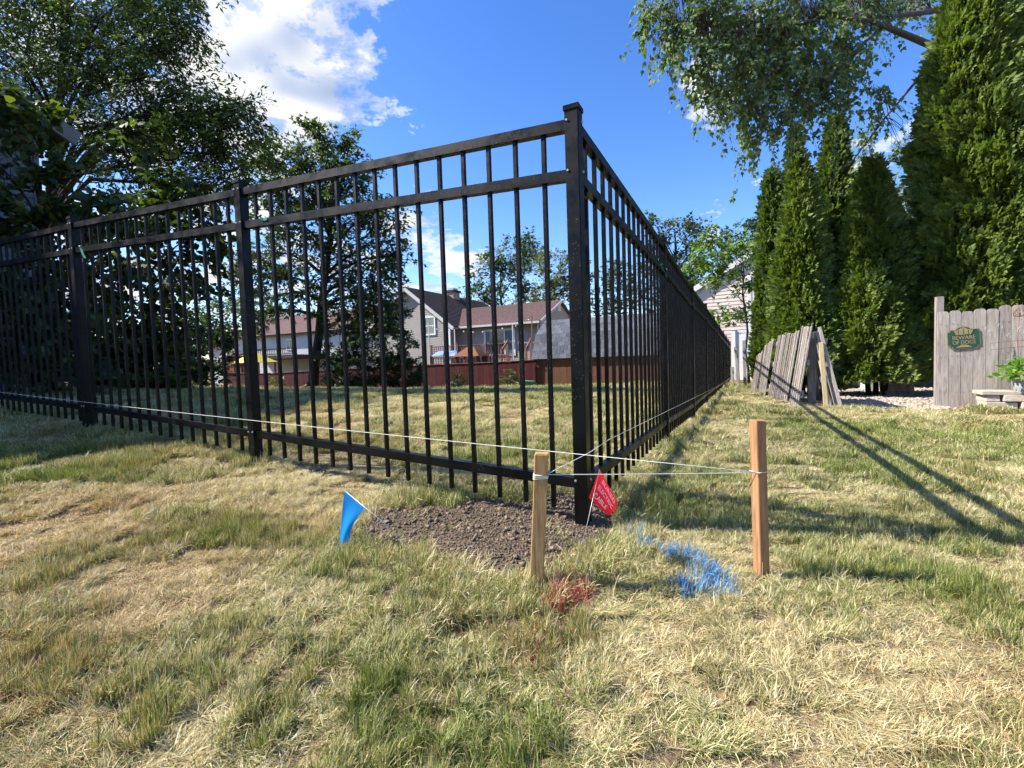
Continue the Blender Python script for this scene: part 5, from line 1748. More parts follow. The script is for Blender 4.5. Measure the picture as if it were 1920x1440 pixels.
for dl in (-.42, .42):
    for drr in (-.4, .4):
        l = (pl0 + pl1) / 2 + dl * (pl0 - pl1); b = on(W(pr + drr, l)); mb = MB(); mb.beam(b, W(pr + drr, l, pz0 + .02), .08, .08, up=RV); mb.build('post', MATS['playset wood'], ph)
for k in range(7):
    l = pl1 + (pl0 - pl1) * (k + .5) / 7; b = on(W(pr - .4, l)); mb = MB(); mb.beam(b, b + Vector((0, 0, .8)), .13, .02, up=RV); mb.build('plank', MATS['playset wood'], ph)
for lab, (xa, xb, yt, yb) in (('left blue patio canopy above the deck rail', (816, 838, 659, 668)), ('right blue patio canopy beside the play house roof', (840, 863, 658, 668))):
    cl0_, cz = at_r(xa, yb, 20.0); cl1_, _ = at_r(xb, yb, 20.0); czt = at_r(xa, yt, 20)[1]
    rt = thing('patio_canopy', W(20.0, (cl0_ + cl1_) / 2, zr_lo), lab, 'canopy', 'blue patio canopies')
    hip(rt, 'top', (cl0_ + cl1_) / 2, 20.0, cl0_ - cl1_, .8, cz, czt, MATS['canopy blue'], .5)
    for dl in (-.45, .45):
        l = (cl0_ + cl1_) / 2 + dl * (cl0_ - cl1_); mb = MB(); mb.beam(W(20, l, zr_lo), W(20, l, cz + .02), .03, .03, up=RV); mb.build('leg', MATS['metal galvanized'], rt)

# ------------------------------------------------------------------ red board fence along the back
RF = 17.75
rl0 = at_r(1004, 705, RF)[0]; rl1 = at_r(420, 720, RF)[0]
nbd = int((rl1 - rl0) / .15)
rfence = thing('board_fence', on(W(RF, rl0)), 'dark red stained board fence along the back lawn', 'fence')
zt_r = at_r(1003, 675, RF)[1] - g1(*W(RF, rl0)[:2]); 
mb = MB(); mb.box(-.009, .009, -.0715, .0715, 0, 1); red_me = mb.mesh('board', MATS['red stained boards'])
for k in range(nbd):
    l = rl0 + .075 + k * .15; b = W(RF + random.uniform(-.004, .004), l); zb = g1(b.x, b.y)
    fac = k / nbd
    inst('board', red_me, rfence, (b.x, b.y, zb - .03), (0, 0, FRAME_ROT + random.uniform(-.03, .03)), (1, 1, zt_r + .03 + random.uniform(-.015, .01)))
for z in (.3, zt_r - .2):
    for k in range(8):
        a = W(RF + .05, rl0 + (rl1 - rl0) * k / 8); b = W(RF + .05, rl0 + (rl1 - rl0) * (k + 1) / 8)
        a.z = g1(a.x, a.y) + z; b.z = g1(b.x, b.y) + z
        mb = MB(); mb.beam(a, b, .04, .09); mb.build('rail', MATS['red stained boards'], rfence)
for k in range(8):
    a = W(RF - .02, rl0 + (rl1 - rl0) * k / 8); b = W(RF - .02, rl0 + (rl1 - rl0) * (k + 1) / 8)
    a.z = g1(a.x, a.y) + zt_r + .012; b.z = g1(b.x, b.y) + zt_r + .012
    mb = MB(); mb.beam(a, b, .07, .03); mb.build('cap_rail', MATS['deck wood reddish'], rfence)

# ------------------------------------------------------------------ shed with two-slope shingled roof
RS = 17.9
sl0, sze = at_r(1003, 673, RS); sl1 = sl0 - 6.0
zs_b = on(W(RS, sl0)).z - .05
shed = thing('shed', on(W(RS, (sl0 + sl1) / 2)), 'brown plank shed with gray two-slope shingle roof behind the side fence', 'shed')
npk = 20
mb = MB(); mb.fbox(RS + .03, RS + 2.9, sl1, sl0, zs_b, sze); mb.build('wall', MATS['brown shed boards'], shed)
pw_ = (sl0 - sl1) / npk
for k in range(npk):
    l = sl1 + pw_ * (k + .5); mb = MB(); mb.fbox(RS, RS + .028, l - pw_ * .485, l + pw_ * .485, zs_b, sze - .02); mb.build('plank', MATS['brown shed boards'], shed, origin=W(RS, l, zs_b))
mb = MB(); mb.fbox(RS - .02, RS + .1, sl0 - .06, sl0 + .04, zs_b, sze - .03); mb.build('corner_trim', MATS['brown shed boards'], shed)
_, zbk = at_r(1018, 628, RS + .55); _, ztp = at_r(1025, 603, RS + 1.7)
secs = [(RS - .14, sze - .02, RS + .42, zbk), (RS + .42, zbk, RS + 1.5, ztp)]
for (ra, za, rb_, zb) in secs + [(RS + 3.14, sze - .02, RS + 2.58, zbk), (RS + 2.58, zbk, RS + 1.5, ztp)]:
    mb = MB(); slab(mb, [W(ra, sl0 + .12, za), W(ra, sl1 - .12, za), W(rb_, sl1 - .12, zb), W(rb_, sl0 + .12, zb)], .05); mb.build('roof_deck', MATS['shingle gray'], shed)
gab = [W(RS + .05, 0, sze), W(RS + .42, 0, zbk - .06), W(RS + 1.5, 0, ztp - .06), W(RS + 2.58, 0, zbk - .06), W(RS + 2.95, 0, sze)]
mb = MB(); mb.poly([p + LV * sl0 for p in gab], LV * -.03); mb.build('gable', MATS['brown shed boards'], shed)
sw_ = .33
for (ra, za, rb_, zb), rows in zip(secs, (6, 5)):
    d = Vector((rb_ - ra, 0, zb - za)); Ls = d.length; ex = Ls / rows
    tilt = math.atan2(zb - za, rb_ - ra)
    mb = MB(); mb.hexa([(0, -sw_ / 2 + .006, 0), (ex * 1.12, -sw_ / 2 + .006, .0), (ex * 1.12, sw_ / 2 - .006, 0), (0, sw_ / 2 - .006, 0), (0, -sw_ / 2 + .006, .014), (ex * 1.12, -sw_ / 2 + .006, .006), (ex * 1.12, sw_ / 2 - .006, .006), (0, sw_ / 2 - .006, .014)])
    me = mb.mesh('shingle', MATS['shingle gray'])
    ncol = int((sl0 - sl1 + .2) / sw_)
    for i in range(rows):
        for k in range(ncol):
            t = i / rows
            l = sl0 + .10 - sw_ * (k + .5) - (sw_ / 2 if i % 2 else 0)
            p = W(ra + (rb_ - ra) * t, l, za + (zb - za) * t) + Vector((0, 0, .006))
            o = inst('shingle', me, shed, p)
            o.rotation_euler = (Matrix.Rotation(FRAME_ROT, 3, 'Z') @ Matrix.Rotation(-tilt - .02, 3, 'Y')).to_euler()

# ------------------------------------------------------------------ white house behind the left trees
RH = 24.5
w2 = thing('white_house', on(W(RH, at_r(505, 700, RH)[0])), 'white clapboard house with brown roof and dark raised deck on the left', 'house')
l0_, ze2 = at_r(432, 632, RH); l1_, _ = at_r(640, 630, RH)
ze2 = at_r(540, 626, RH)[1]
zb2 = WL[w2.name].z - .2
mb = MB(); lap_wall(mb, RH, l1_, l0_, zb2, ze2, .16); mb.fbox(RH + .03, RH + 8, l1_ + .01, l0_ - .01, zb2, ze2); mb.build('wall', MATS['siding white'], w2)
_, zr2 = at_r(540, 592, RH + 4)
shingled(w2, 'roof', MATS['roof shingle brown'], W(RH - .5, l1_ - .4, ze2 - .03), W(RH - .5, l0_ + .4, ze2 - .03), W(RH + 4, l1_ - .4, zr2), W(RH + 4, l0_ + .4, zr2), .1, 18)
shingled(w2, 'roof', MATS['roof shingle brown'], W(RH + 8.5, l1_ - .4, ze2 - .03), W(RH + 8.5, l0_ + .4, ze2 - .03), W(RH + 4, l1_ - .4, zr2), W(RH + 4, l0_ + .4, zr2), .1, 8)
for pa, pb_ in (((537, 636), (553, 656)), ((433, 640), (441, 655)), ((600, 640), (615, 655))):
    a, z1_w = at_r(*pa, RH); b, z0_w = at_r(*pb_, RH); window(w2, RH - .02, a, b, z0_w, z1_w, .08, 'window glass', 0, 2)
DDK = MATS['deck wood dark']
rd_ = 21.6
dk = thing('deck', on(W(rd_, at_r(520, 700, rd_)[0])), 'dark brown raised deck on the white house', 'deck')
da, zd = at_r(432, 671, rd_); db, _ = at_r(555, 671, rd_)
mb = MB(); mb.fbox(rd_, RH - .1, db, da, zd - .25, zd); mb.build('platform', DDK, dk)
hd_ = at_r(500, 655, rd_)[1] - zd
railing(dk, rd_, da, db, zd, hd_, .2, DDK)
for t in (0.02, .25, .5, .75, .98):
    l = da + (db - da) * t; b = on(W(rd_ + .15, l)); mb = MB(); mb.beam(b, W(rd_ + .15, l, zd + hd_ + .05), .1, .1, up=RV); mb.build('post', MATS['trim white'] if .4 < t < .8 else DDK, dk)
# red-brown shed on the left
rs2 = 19.4
a, zt2 = at_r(424, 668, rs2); b, _ = at_r(443, 668, rs2)
s2 = thing('shed', on(W(rs2, a)), 'small red brown plank shed left of the raised deck', 'shed')
zb3 = WL[s2.name].z - .1
for k in range(8):
    l = b + (a - b) * (k + .5) / 8; mb = MB(); mb.fbox(rs2, rs2 + .03, l - (a - b) / 16.4, l + (a - b) / 16.4, zb3, zt2); mb.build('plank', MATS['red brown boards'], s2)
mb = MB(); mb.fbox(rs2 + .031, rs2 + 1.6, b, a, zb3, zt2 - .01); mb.build('wall', MATS['red brown boards'], s2)
mb = MB(); slab(mb, [W(rs2 - .2, a + .2, zt2), W(rs2 - .2, b - .2, zt2), W(rs2 + 1.8, b - .2, zt2 + .5), W(rs2 + 1.8, a + .2, zt2 + .5)], .08); mb.build('roof', MATS['roof shingle dark'], s2)
# playset with yellow canopy
rp = 19.0
pa, pzb = at_r(452, 681, rp); pb2, _ = at_r(503, 681, rp); pzt = at_r(478, 661, rp)[1]
ps = thing('playset', on(W(rp, (pa + pb2) / 2)), 'wooden playset with a yellow canopy before the dark deck', 'playset')
hip(ps, 'canopy', (pa + pb2) / 2, rp, pa - pb2, 1.5, pzb, pzt, MATS['canopy yellow'], .15)
for dl in (-.45, .45):
    for drr in (-.6, .6):
        l = (pa + pb2) / 2 + dl * (pa - pb2); b = on(W(rp + drr, l)); mb = MB(); mb.beam(b, W(rp + drr, l, pzb + .02), .09, .09, up=RV); mb.build('post', MATS['playset wood'], ps)
for k in range(8):
    l = pb2 + (pa - pb2) * (k + .5) / 8; b = on(W(rp - .62, l)); zz_b = at_r(478, 704, rp)[1]; mb = MB(); mb.beam(Vector((b.x, b.y, zz_b)), Vector((b.x, b.y, at_r(478, 684, rp)[1])), .12, .02, up=RV); mb.build('plank', MATS['playset wood'], ps)
# far gable
rg = 32.0
a, zE = at_r(398, 655, rg); b, _ = at_r(434, 655, rg); zA = at_r(415, 638, rg)[1]
fg = thing('white_house', on(W(rg, (a + b) / 2)), 'small pale gable of a distant house at far left', 'house')
mb = MB(); mid = (a + b) / 2
lap_wall(mb, rg, b, a, WL[fg.name].z, zA, .2, lambda z: (b, a) if z < zE else (b + (mid - b) * min(1, (z - zE) / (zA - zE)), a - (a - mid) * min(1, (z - zE) / (zA - zE))))
mb.build('wall', MATS['siding white'], fg)
for s, e in ((a + .4, mid), (b - .4, mid)):
    mb = MB(); slab(mb, [W(rg - .4, s, zE - .15), W(rg + 7, s, zE - .15), W(rg + 7, e, zA + .12), W(rg - .4, e, zA + .12)], .12); mb.build('roof', MATS['roof shingle brown'], fg)
window(fg, rg - .02, mid + .35, mid - .35, zE - .2, zE + .6, .08, 'window glass', 0, 1)

# ------------------------------------------------------------------ pink house at the end of the side fence
rk = 23.0
pk = thing('pink_house', on(W(rk, at_r(1360, 700, rk)[0])), 'pink clapboard house beyond the end of the side fence', 'house')
a, zA1 = at_r(1296, 545, rk); b, zA2 = at_r(1440, 455, rk); b2_, _ = at_r(1560, 500, rk)
zb4 = WL[pk.name].z - .3
sl_k = (zA2 - zA1) / (a - b)
mb = MB()
lap_wall(mb, rk, b2_, a, zb4, zA2, .17, lambda z: (b2_, a) if z < zA1 else (max(b2_, b - (zA2 - z) / sl_k), max(a - (z - zA1) / sl_k, b + .02)))
mb.fbox(rk + .03, rk + 8, b2_ + .01, a - .01, zb4, zA1 - .02)
mb.build('wall', MATS['siding pink'], pk)
for s, e, zz in ((a + .5, b, zA1 - .5 * sl_k), (b - (a - b) - .5, b, zA1 - .5 * sl_k)):
    shingled(pk, 'roof', MATS['roof shingle brown'], W(rk - .12, s, zz + .1), W(rk + 8.5, s, zz + .1), W(rk - .12, e, zA2 + .12), W(rk + 8.5, e, zA2 + .12), .1, 16)
mb = MB(); mb.beam(W(rk - .16, a + .5, zA1 - .5 * sl_k - .05), W(rk - .16, b, zA2 - .05), .06, .24); mb.build('rake_board', MATS['trim white'], pk)
c, _ = at_r(1405, 560, rk); mb = MB(); mb.fbox(rk - .05, rk + .03, c - .07, c + .07, zb4, at_r(1405, 518, rk)[1]); mb.build('corner_trim', MATS['trim white'], pk)
wa, wz1 = at_r(1412, 545, rk); wb, wz0 = at_r(1432, 590, rk); window(pk, rk - .03, wa, wb, wz0, wz1, .09, 'window glass', 1, 1)

# ------------------------------------------------------------------ tan house behind the arborvitae
rb2 = 15.6
th_ = thing('tan_house', on(W(rb2, -6.5)), 'low house with a white-framed window glimpsed behind the sign fence', 'house')
zt5 = at_r(1740, 560, rb2)[1]; zb5 = WL[th_.name].z - .2
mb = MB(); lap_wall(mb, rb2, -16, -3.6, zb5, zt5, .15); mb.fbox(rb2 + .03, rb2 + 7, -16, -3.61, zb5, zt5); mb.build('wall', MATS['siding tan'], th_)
wa, wz1 = at_r(1722, 588, rb2); wb, wz0 = at_r(1765, 634, rb2); window(th_, rb2 - .02, wa, wb, wz0, wz1, .09, 'window glass', 0, 2)
mb = MB(); slab(mb, [W(rb2 - .5, -3.2, zt5 - .05), W(rb2 - .5, -16.4, zt5 - .05), W(rb2 + 3.5, -16.4, zt5 + 1.2), W(rb2 + 3.5, -3.2, zt5 + 1.2)], .12); mb.build('roof', MATS['roof shingle dark'], th_)
mb = MB(); slab(mb, [W(rb2 + 7.5, -3.2, zt5 - .05), W(rb2 + 7.5, -16.4, zt5 - .05), W(rb2 + 3.5, -16.4, zt5 + 1.2), W(rb2 + 3.5, -3.2, zt5 + 1.2)], .12); mb.build('roof', MATS['roof shingle dark'], th_)
# white unit on the gravel
a, z0 = at_r(1618, 708, 12.8); b, _ = at_r(1655, 708, 12.8); bb_ = on(W(12.8, (a + b) / 2))
bx = thing('utility_box', bb_, 'low white utility box behind the arborvitae trunks', 'box')
mb = MB(); mb.fbox(12.8, 13.5, b, a, bb_.z - .05, bb_.z + .05); mb.build('pad', MATS['concrete'], bx)
mb = MB(); mb.fbox(12.86, 13.44, b + .05, a - .05, bb_.z + .052, bb_.z + .26); o = mb.build('cabinet', MATS['vinyl white'], bx)
for k in range(3):
    mb = MB(); z = bb_.z + .08 + k * .05; mb.fbox(12.845, 12.859, b + .09, a - .09, z, z + .03); mb.build('louver', MATS['trim gray'], bx)

# ------------------------------------------------------------------ blue-gray house at the left edge
LH, RE = 9.0, 1.62
hb = on(W(RE, LH))
hl = thing('blue_gray_house', hb, 'blue gray clapboard house in shade at the left edge', 'house')
_, zc1 = at_l(96, 300, LH)
zb6 = hb.z - .2
zeave = at_l(120, 250, LH)[1]
rpk = -2.4; zpk = zeave + (RE - rpk) * .45
lapb = .13; nrow = int((zpk - zb6) / lapb)
for i in range(nrow):
    z = zb6 + i * lapb; zt = z + lapb
    half = (RE - rpk) if z < zeave else (RE - rpk) * (1 - (z - zeave) / (zpk - zeave))
    if half < .05: continue
    mb = MB(); a, b = rpk - half, rpk + half
    mb.hexa([W(a, LH - .02, z), W(b, LH - .02, z), W(b, LH + .02, z), W(a, LH + .02, z), W(a, LH - .004, zt), W(b, LH - .004, zt), W(b, LH + .02, zt), W(a, LH + .02, zt)])
    mb.build('siding_board', MATS['siding blue gray'], hl)
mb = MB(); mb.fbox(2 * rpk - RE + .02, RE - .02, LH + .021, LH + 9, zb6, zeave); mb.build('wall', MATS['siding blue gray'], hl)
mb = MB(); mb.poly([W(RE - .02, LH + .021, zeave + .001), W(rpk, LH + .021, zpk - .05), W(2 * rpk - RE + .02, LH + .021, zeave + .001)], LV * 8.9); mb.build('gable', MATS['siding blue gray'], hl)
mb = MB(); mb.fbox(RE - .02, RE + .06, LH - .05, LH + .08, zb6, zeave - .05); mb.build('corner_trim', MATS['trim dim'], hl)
for sgn in (1, -1):
    e = rpk + sgn * (RE - rpk + .4); ze_ = zeave - .4 * .45
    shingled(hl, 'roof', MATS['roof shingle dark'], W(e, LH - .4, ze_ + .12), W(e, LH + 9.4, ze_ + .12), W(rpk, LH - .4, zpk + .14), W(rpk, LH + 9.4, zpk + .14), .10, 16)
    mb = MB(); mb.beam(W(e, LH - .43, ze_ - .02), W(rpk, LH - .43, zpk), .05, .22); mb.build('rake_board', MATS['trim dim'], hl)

# ------------------------------------------------------------------ wheelbarrow
rw = 16.6
c, z0 = at_r(988, 731, rw); cb = on(W(rw, c))
wbw = thing('wheelbarrow', cb, 'green wheelbarrow tipped against the red fence by the shed', 'wheelbarrow')
mb = MB(); A = W(rw, c, cb.z)
tub = [(-.28, -.22), (.28, -.22), (.28, .22), (-.28, .22)]
lo = [A + LV * (x * .65) + RV * (y * .7) + Vector((0, 0, .16)) for x, y in tub]; hi = [A + LV * x * 1.15 + RV * y * 1.2 + Vector((0, 0, .40 + .05 * (x > 0))) for x, y in tub]
li = [p.lerp(A + Vector((0, 0, .3)), .06) for p in hi]; lb_ = [p + Vector((0, 0, .02)) for p in lo]
mb.add(lo + hi + li + lb_, [(0, 1, 2, 3), (0, 1, 5, 4), (1, 2, 6, 5), (2, 3, 7, 6), (3, 0, 4, 7), (4, 5, 9, 8), (5, 6, 10, 9), (6, 7, 11, 10), (7, 4, 8, 11), (8, 9, 13, 12), (9, 10, 14, 13), (10, 11, 15, 14), (11, 8, 12, 15), (12, 13, 14, 15)])
mb.build('tub', MATS['wheelbarrow green'], wbw)
mb = MB(); wc = A + LV * -.42 + Vector((0, 0, .15))
mb.tube([wc - RV * .035, wc - RV * .02, wc + RV * .02, wc + RV * .035], [.12, .15, .15, .12], 16); mb.build('wheel', MATS['rubber black'], wbw)
for s in (-.16, .16):
    mb = MB(); mb.tube([wc + RV * s * .4, A + RV * s + LV * .1 + Vector((0, 0, .17)), A + RV * s * 1.2 + LV * .75 + Vector((0, 0, .42))], .015, 6); mb.build('handle', MATS['new lumber'], wbw)
    mb = MB(); mb.tube([A + RV * s + LV * .2 + Vector((0, 0, .2)), A + RV * s + LV * .24], .013, 6); mb.build('leg', MATS['rubber black'], wbw)

# ------------------------------------------------------------------ lawn chair in the left shade
dch = 8.6
cb = on(at_d(225, 738, dch))
lc = thing('lawn_chair', cb, 'metal lawn chair with pale slatted back in the left shade', 'chair')
def cp(x, y, z): return cb + Vector((x, y, z))
for s in (-.24, .24):
    mb = MB(); mb.tube([cp(s, -.22, 0), cp(s, -.20, .38), cp(s, .2, .36), cp(s, .30, 0)], .013, 6); mb.build('leg', MATS['chair frame'], lc, smooth=True)
    mb = MB(); mb.tube([cp(s, .2, .36), cp(s * .95, .30, .62), cp(s * .7, .34, .80)], .013, 6); mb.build('back_frame', MATS['chair frame'], lc, smooth=True)
    mb = MB(); mb.tube([cp(s * 1.1, -.2, .38), cp(s * 1.1, -.18, .56), cp(s * 1.1, .26, .56)], .013, 6); mb.build('armrest', MATS['chair frame'], lc, smooth=True)
for k in range(6):
    t = k / 5; mb = MB(); w_ = .24 * (1 - .3 * t * t); mb.beam(cp(-w_, .23 + .11 * t, .45 + .33 * t), cp(w_, .23 + .11 * t, .45 + .33 * t), .012, .045); mb.build('back_slat', MATS['chair strap'], lc)
for k in range(6):
    y = -.18 + k * .07; mb = MB(); mb.beam(cp(-.24, y, .385), cp(.24, y, .385), .05, .012); mb.build('seat_slat', MATS['chair frame'], lc)

# ------------------------------------------------------------------ trees and shrubs
# big feathery tree upper left
d = 11.0
b = on(at_d(60, 742, 11.6))
q = [(60, 40, d, 120, 70, 95), (180, 30, d, 110, 60, 90), (290, 40, d - .6, 70, 60, 60), (340, 75, d - .8, 50, 40, 30), (60, 140, d, 100, 60, 60), (190, 130, d - .4, 90, 60, 75), (290, 140, d - .8, 70, 50, 52), (350, 200, d - 1, 50, 50, 34),
     (240, 220, d - .6, 80, 50, 60), (400, 225, d - 1, 55, 34, 34), (460, 205, d - 1.2, 40, 26, 22), (340, 280, d - 1, 70, 50, 52), (430, 290, d - 1, 55, 50, 42), (250, 310, d - .8, 70, 50, 50), (390, 350, d - 1, 70, 40, 40), (150, 240, d - .4, 60, 50, 34), (-60, 60, d, 120, 120, 80), (100, -60, d, 180, 70, 110), (300, -50, d - .6, 90, 50, 50)]
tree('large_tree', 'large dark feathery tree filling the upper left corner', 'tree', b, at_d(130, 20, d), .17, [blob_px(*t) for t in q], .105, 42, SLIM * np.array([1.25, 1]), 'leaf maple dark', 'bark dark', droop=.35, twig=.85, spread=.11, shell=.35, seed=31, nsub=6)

# broad-leaved small trees behind the front fence, left
d = 6.1
b = on(at_d(70, 735, d))
q = [(60, 240, d, 46, 26, 8), (-10, 300, d, 40, 60, 7), (100, 310, d, 46, 36, 10), (20, 400, d, 60, 30, 8), (120, 370, d, 50, 46, 14), (90, 440, d, 70, 36, 14), (200, 410, d, 50, 50, 22), (60, 540, d, 70, 70, 44), (140, 560, d, 60, 70, 36), (50, 650, d, 80, 60, 50), (150, 660, d, 60, 50, 36), (-40, 600, d, 80, 100, 50), (20, 200, d, 50, 60, 18)]
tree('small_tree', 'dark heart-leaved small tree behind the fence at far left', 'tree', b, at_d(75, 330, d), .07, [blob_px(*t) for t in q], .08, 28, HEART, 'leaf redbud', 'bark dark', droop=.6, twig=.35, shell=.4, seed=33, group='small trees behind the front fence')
d = 8.6
b = on(at_d(275, 737, d))
q = [(270, 260, d, 40, 30, 14), (250, 400, d, 60, 50, 24), (330, 420, d, 56, 50, 22), (400, 440, d, 40, 44, 16), (230, 490, d, 50, 50, 26), (300, 520, d, 60, 50, 24), (370, 510, d, 50, 50, 20), (230, 600, d, 50, 60, 34), (300, 620, d, 60, 50, 36), (350, 360, d, 40, 30, 12), (215, 680, d, 50, 45, 30), (290, 690, d, 50, 40, 30)]
tree('small_tree', 'heart-leaved small tree between the two left fence posts', 'tree', b, at_d(280, 380, d), .06, [blob_px(*t) for t in q], .10, 24, HEART, 'leaf redbud', 'bark dark', droop=.6, twig=.35, shell=.4, seed=35, group='small trees behind the front fence')

# big tree in the middle of the yard's far side
d = 17.5
b = on(at_d(585, 738, d))
q = [(540, 290, d, 44, 34, 34), (610, 290, d, 46, 34, 34), (500, 310, d, 36, 44, 26), (660, 330, d, 44, 34, 30), (570, 350, d, 60, 40, 44), (500, 390, d, 44, 50, 36), (640, 400, d, 60, 46, 44), (720, 400, d, 44, 40, 32), (560, 430, d, 54, 44, 40), (690, 460, d, 56, 46, 40), (740, 480, d, 26, 34, 20), (500, 470, d, 44, 50, 34), (600, 500, d, 60, 44, 34), (690, 530, d, 54, 44, 36), (530, 550, d, 44, 50, 32), (470, 520, d, 34, 60, 30), (640, 570, d, 50, 40, 28), (720, 560, d, 44, 34, 22), (470, 600, d, 34, 34, 18), (590, 240, d, 20, 16, 8), (655, 265, d, 18, 16, 7)]
tree('yard_tree', 'tall leafy tree with a split trunk behind the middle fence panel', 'tree', b, at_d(625, 330, d), .19, [blob_px(*t) for t in q], .18, 27, LOBE, 'leaf maple dark', 'bark dark', droop=.3, twig=.8, spread=.16, shell=.4, seed=41, nsub=5)

# dense evergreen shrubs right of it
for lab, cx, d, q, sd in (('tall dense dark shrub against the red fence, left of the gray house', 720, 16.8, [(720, 640, 0, 60, 60, 90), (680, 680, 0, 60, 50, 80), (750, 690, 0, 44, 44, 70), (700, 600, 0, 40, 40, 40), (740, 600, 0, 30, 34, 30), (770, 705, 0, 26, 30, 34), (650, 700, 0, 44, 36, 46)], 51),
                          ('dark shrub under the tall tree beside its trunk', 640, 17.2, [(640, 620, 0, 34, 40, 36), (625, 690, 0, 30, 44, 40), (660, 660, 0, 30, 30, 26)], 52),
                          ('dark leafy shrub behind the lawn chair', 330, 11.5, [(330, 640, 0, 50, 60, 60), (390, 660, 0, 44, 54, 60), (300, 700, 0, 60, 36, 60), (380, 710, 0, 50, 30, 50), (420, 620, 0, 20, 34, 16)], 53),
                          ('black-green hedge shrub in deep shade at far left', 110, 9.6, [(40, 660, 0, 80, 80, 80), (140, 690, 0, 70, 60, 80), (220, 700, 0, 50, 50, 60), (-60, 680, 0, 80, 80, 60)], 54)):
    b = on(at_d(cx, 736, d))
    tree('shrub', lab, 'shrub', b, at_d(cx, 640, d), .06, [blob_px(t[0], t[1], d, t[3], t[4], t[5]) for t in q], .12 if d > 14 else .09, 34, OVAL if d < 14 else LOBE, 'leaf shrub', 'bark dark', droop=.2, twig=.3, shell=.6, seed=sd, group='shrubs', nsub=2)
for lab, cx, d, q, sd, lm_ in (('small round green bush before the red fence', 858, 20.0, [(858, 716, 0, 11, 16, 26)], 61, 'leaf shrub'), ('small spindly bush before the red fence, left of the wheelbarrow', 957, 18.5, [(957, 708, 0, 13, 11, 16), (950, 718, 0, 8, 8, 7), (964, 716, 0, 8, 8, 7)], 62, 'leaf olive'),
                         ('small yellowish bush at the foot of the red fence, left', 517, 20, [(517, 722, 0, 12, 14, 16)], 63, 'leaf olive'), ('little bush beside the dark fence post foot', 578, 20.5, [(578, 725, 0, 9, 10, 10)], 64, 'leaf olive')):
    b = on(at_d(cx, 732, d))
    tree('bush', lab, 'bush', b, at_d(cx, 705, d), .03, [blob_px(t[0], t[1], d, t[3], t[4], t[5]) for t in q], .10, 16, OVAL, lm_, 'bark dark', droop=.2, twig=.25, shell=.6, seed=sd, group='small bushes along the red fence', nsub=2)

# hostas
for i, px in enumerate((238, 262, 290, 318)):
    d = 7.9
    b = on(at_d(px, 750, d)); r = np.random.default_rng(70 + i); n = 60
    a = r.random(n) * 6.283; el = .15 + 1.1 * r.random(n)
    dirs = np.stack([np.cos(a) * np.cos(el), np.sin(a) * np.cos(el), np.sin(el)], -1)
    P = np.array(b)[None] + dirs * .06
    lab = ('leftmost hosta clump by the lawn chair', 'second hosta clump from the lawn chair', 'third hosta clump from the lawn chair', 'rightmost hosta clump on the shaded lawn edge')[i]
    rt = thing('hosta', b, lab, 'hosta', 'hostas at the lawn edge')
    mb = MB(); mb.tube([b - Vector((0, 0, .03)), b + Vector((0, 0, .05))], [.05, .03], 8); mb.build('crown', MATS['leaf hosta'], rt)
    inst('leaves', leaves_mesh('leaves', P, unit(dirs + np.array([0, 0, -.1])), unit(r.normal(size=(n, 3)) * .3 + np.array([0, 0, 1])), .20 + .12 * r.random(n), HEART, MATS['leaf hosta'], b, curl=.5), rt, b)

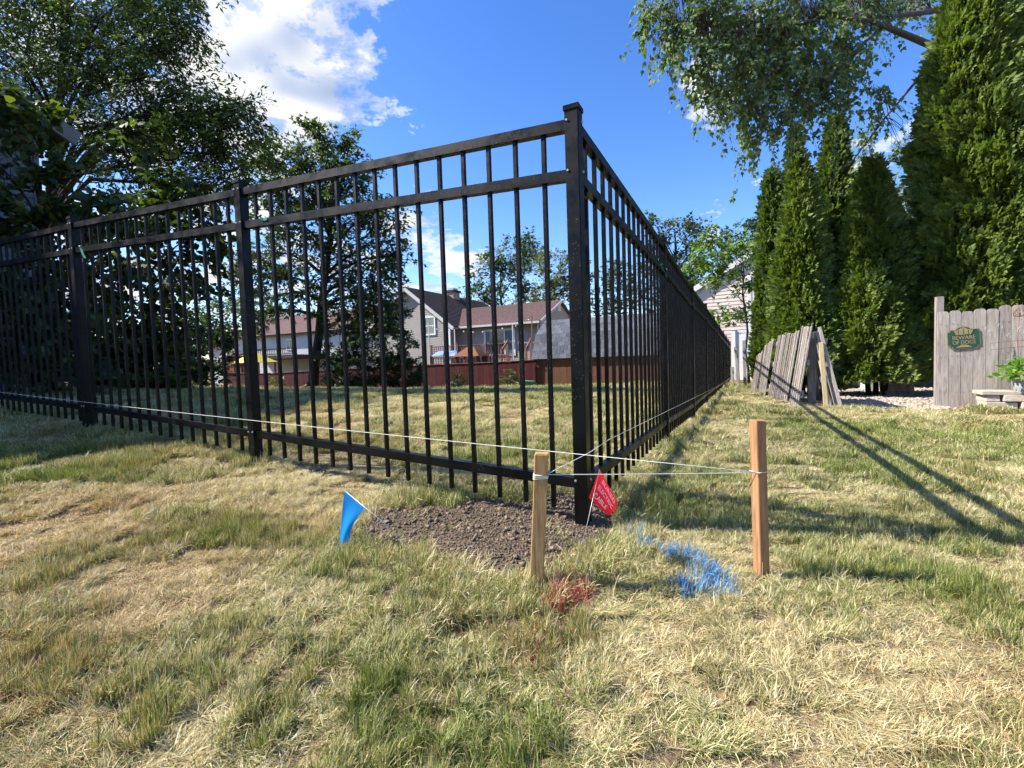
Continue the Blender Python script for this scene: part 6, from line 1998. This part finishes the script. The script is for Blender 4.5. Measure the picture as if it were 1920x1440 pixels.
# trees beyond the houses
far = [('feathery green tree behind the gray house roof', 940, 42, [(960, 480, 0, 46, 40, 44), (920, 520, 0, 40, 40, 36), (990, 510, 0, 40, 40, 36), (900, 560, 0, 34, 30, 22), (950, 560, 0, 50, 40, 36), (990, 460, 0, 24, 24, 14)], 'leaf locust', 81),
       ('olive green dense tree right of the gray house roof', 1040, 36, [(1040, 510, 0, 34, 46, 50), (1060, 560, 0, 34, 44, 44), (1020, 560, 0, 24, 34, 26), (1080, 520, 0, 30, 40, 36)], 'leaf olive', 82),
       ('dark tree behind the shed seen through the side fence', 1150, 38, [(1130, 540, 0, 44, 50, 40), (1180, 520, 0, 44, 50, 40), (1150, 600, 0, 50, 34, 30), (1210, 570, 0, 34, 44, 28)], 'leaf far', 83),
       ('dark green tree above the side fence, left of the young tree', 1265, 34, [(1225, 440, 0, 30, 34, 20), (1270, 450, 0, 44, 40, 40), (1310, 460, 0, 34, 40, 30), (1260, 510, 0, 44, 34, 34), (1320, 520, 0, 30, 30, 24), (1230, 490, 0, 26, 34, 20), (1220, 410, 0, 14, 12, 6)], 'leaf far', 84),
       ('dark green tree between the young tree and the arborvitae', 1390, 36, [(1390, 450, 0, 30, 34, 26), (1415, 480, 0, 30, 44, 28), (1370, 480, 0, 26, 30, 18), (1450, 470, 0, 40, 50, 30), (1405, 420, 0, 14, 14, 7)], 'leaf far', 85),
       ('pale green tree behind the white house', 470, 48, [(420, 600, 0, 44, 44, 36), (480, 580, 0, 40, 40, 30), (380, 620, 0, 44, 40, 34), (440, 640, 0, 40, 24, 20), (350, 580, 0, 40, 50, 30)], 'leaf locust', 86),
       ('distant tree behind the left small trees', 250, 45, [(180, 600, 0, 70, 60, 40), (260, 620, 0, 60, 60, 40), (320, 640, 0, 50, 44, 30), (100, 600, 0, 70, 70, 40), (20, 600, 0, 60, 80, 36)], 'leaf far', 87),
       ('distant tree between yard tree and gray house', 620, 50, [(600, 620, 0, 44, 50, 30), (660, 600, 0, 44, 50, 30), (720, 620, 0, 44, 40, 26), (560, 610, 0, 34, 40, 20)], 'leaf far', 88),
       ('hazy tree showing between the two rightmost arborvitae', 1705, 24, [(1705, 480, 0, 34, 60, 40), (1720, 560, 0, 30, 40, 26), (1680, 560, 0, 26, 40, 22)], 'leaf far', 89),
       ('distant tree behind the right house', 1560, 40, [(1520, 560, 0, 60, 60, 40), (1600, 580, 0, 60, 60, 40), (1480, 600, 0, 50, 50, 30), (1660, 600, 0, 50, 50, 30)], 'leaf far', 90)]
for lab, cx, d, q, lm_, sd in far:
    b = on(at_d(cx, 705, d)); b.z = -1.0 if d > 30 else b.z
    b = Vector((b.x, b.y, g1(b.x, b.y)))
    ymin = min(t[1] for t in q)
    tree('far_tree', lab, 'tree', b, at_d(cx, ymin + 20, d), .2, [blob_px(t[0], t[1], d, t[3], t[4], t[5]) for t in q], .30 * d / 36, 22, LOBE, lm_, 'bark dark', droop=.3, twig=1.1, spread=.3 * d / 36, shell=.4, seed=sd, group='trees beyond the lawn', nsub=3)
# low far belt so that the horizon stays wooded all round
far_pts = []; r = np.random.default_rng(99)
n = 26000
a = r.random(n) * 6.283; rad = 75 + 25 * r.random(n)
hh = (5 + 3.5 * fbm(np.cos(a) * 6 + 9, np.sin(a) * 6 + 9, 1.0, 3, 3)) * r.random(n) ** .6
P = np.stack([np.cos(a) * rad, 12 + np.sin(a) * rad, -1 + hh], -1)
fw = inst('far_woods', leaves_mesh('far_woods', P, unit(r.normal(size=(n, 3))), unit(r.normal(size=(n, 3))), 1.0 + .9 * r.random(n), LOBE, MATS['leaf far'], (0, 0, 0)))
tag(fw, 'distant belt of trees behind the houses', None, None, 'stuff')

# render cost
scene.cycles.use_adaptive_sampling = True
scene.cycles.adaptive_threshold = .035
scene.cycles.adaptive_min_samples = 16
scene.cycles.max_bounces = 5
scene.cycles.diffuse_bounces = 2
scene.cycles.glossy_bounces = 2
scene.cycles.transmission_bounces = 3
scene.cycles.transparent_max_bounces = 4
scene.cycles.caustics_reflective = False
scene.cycles.caustics_refractive = False
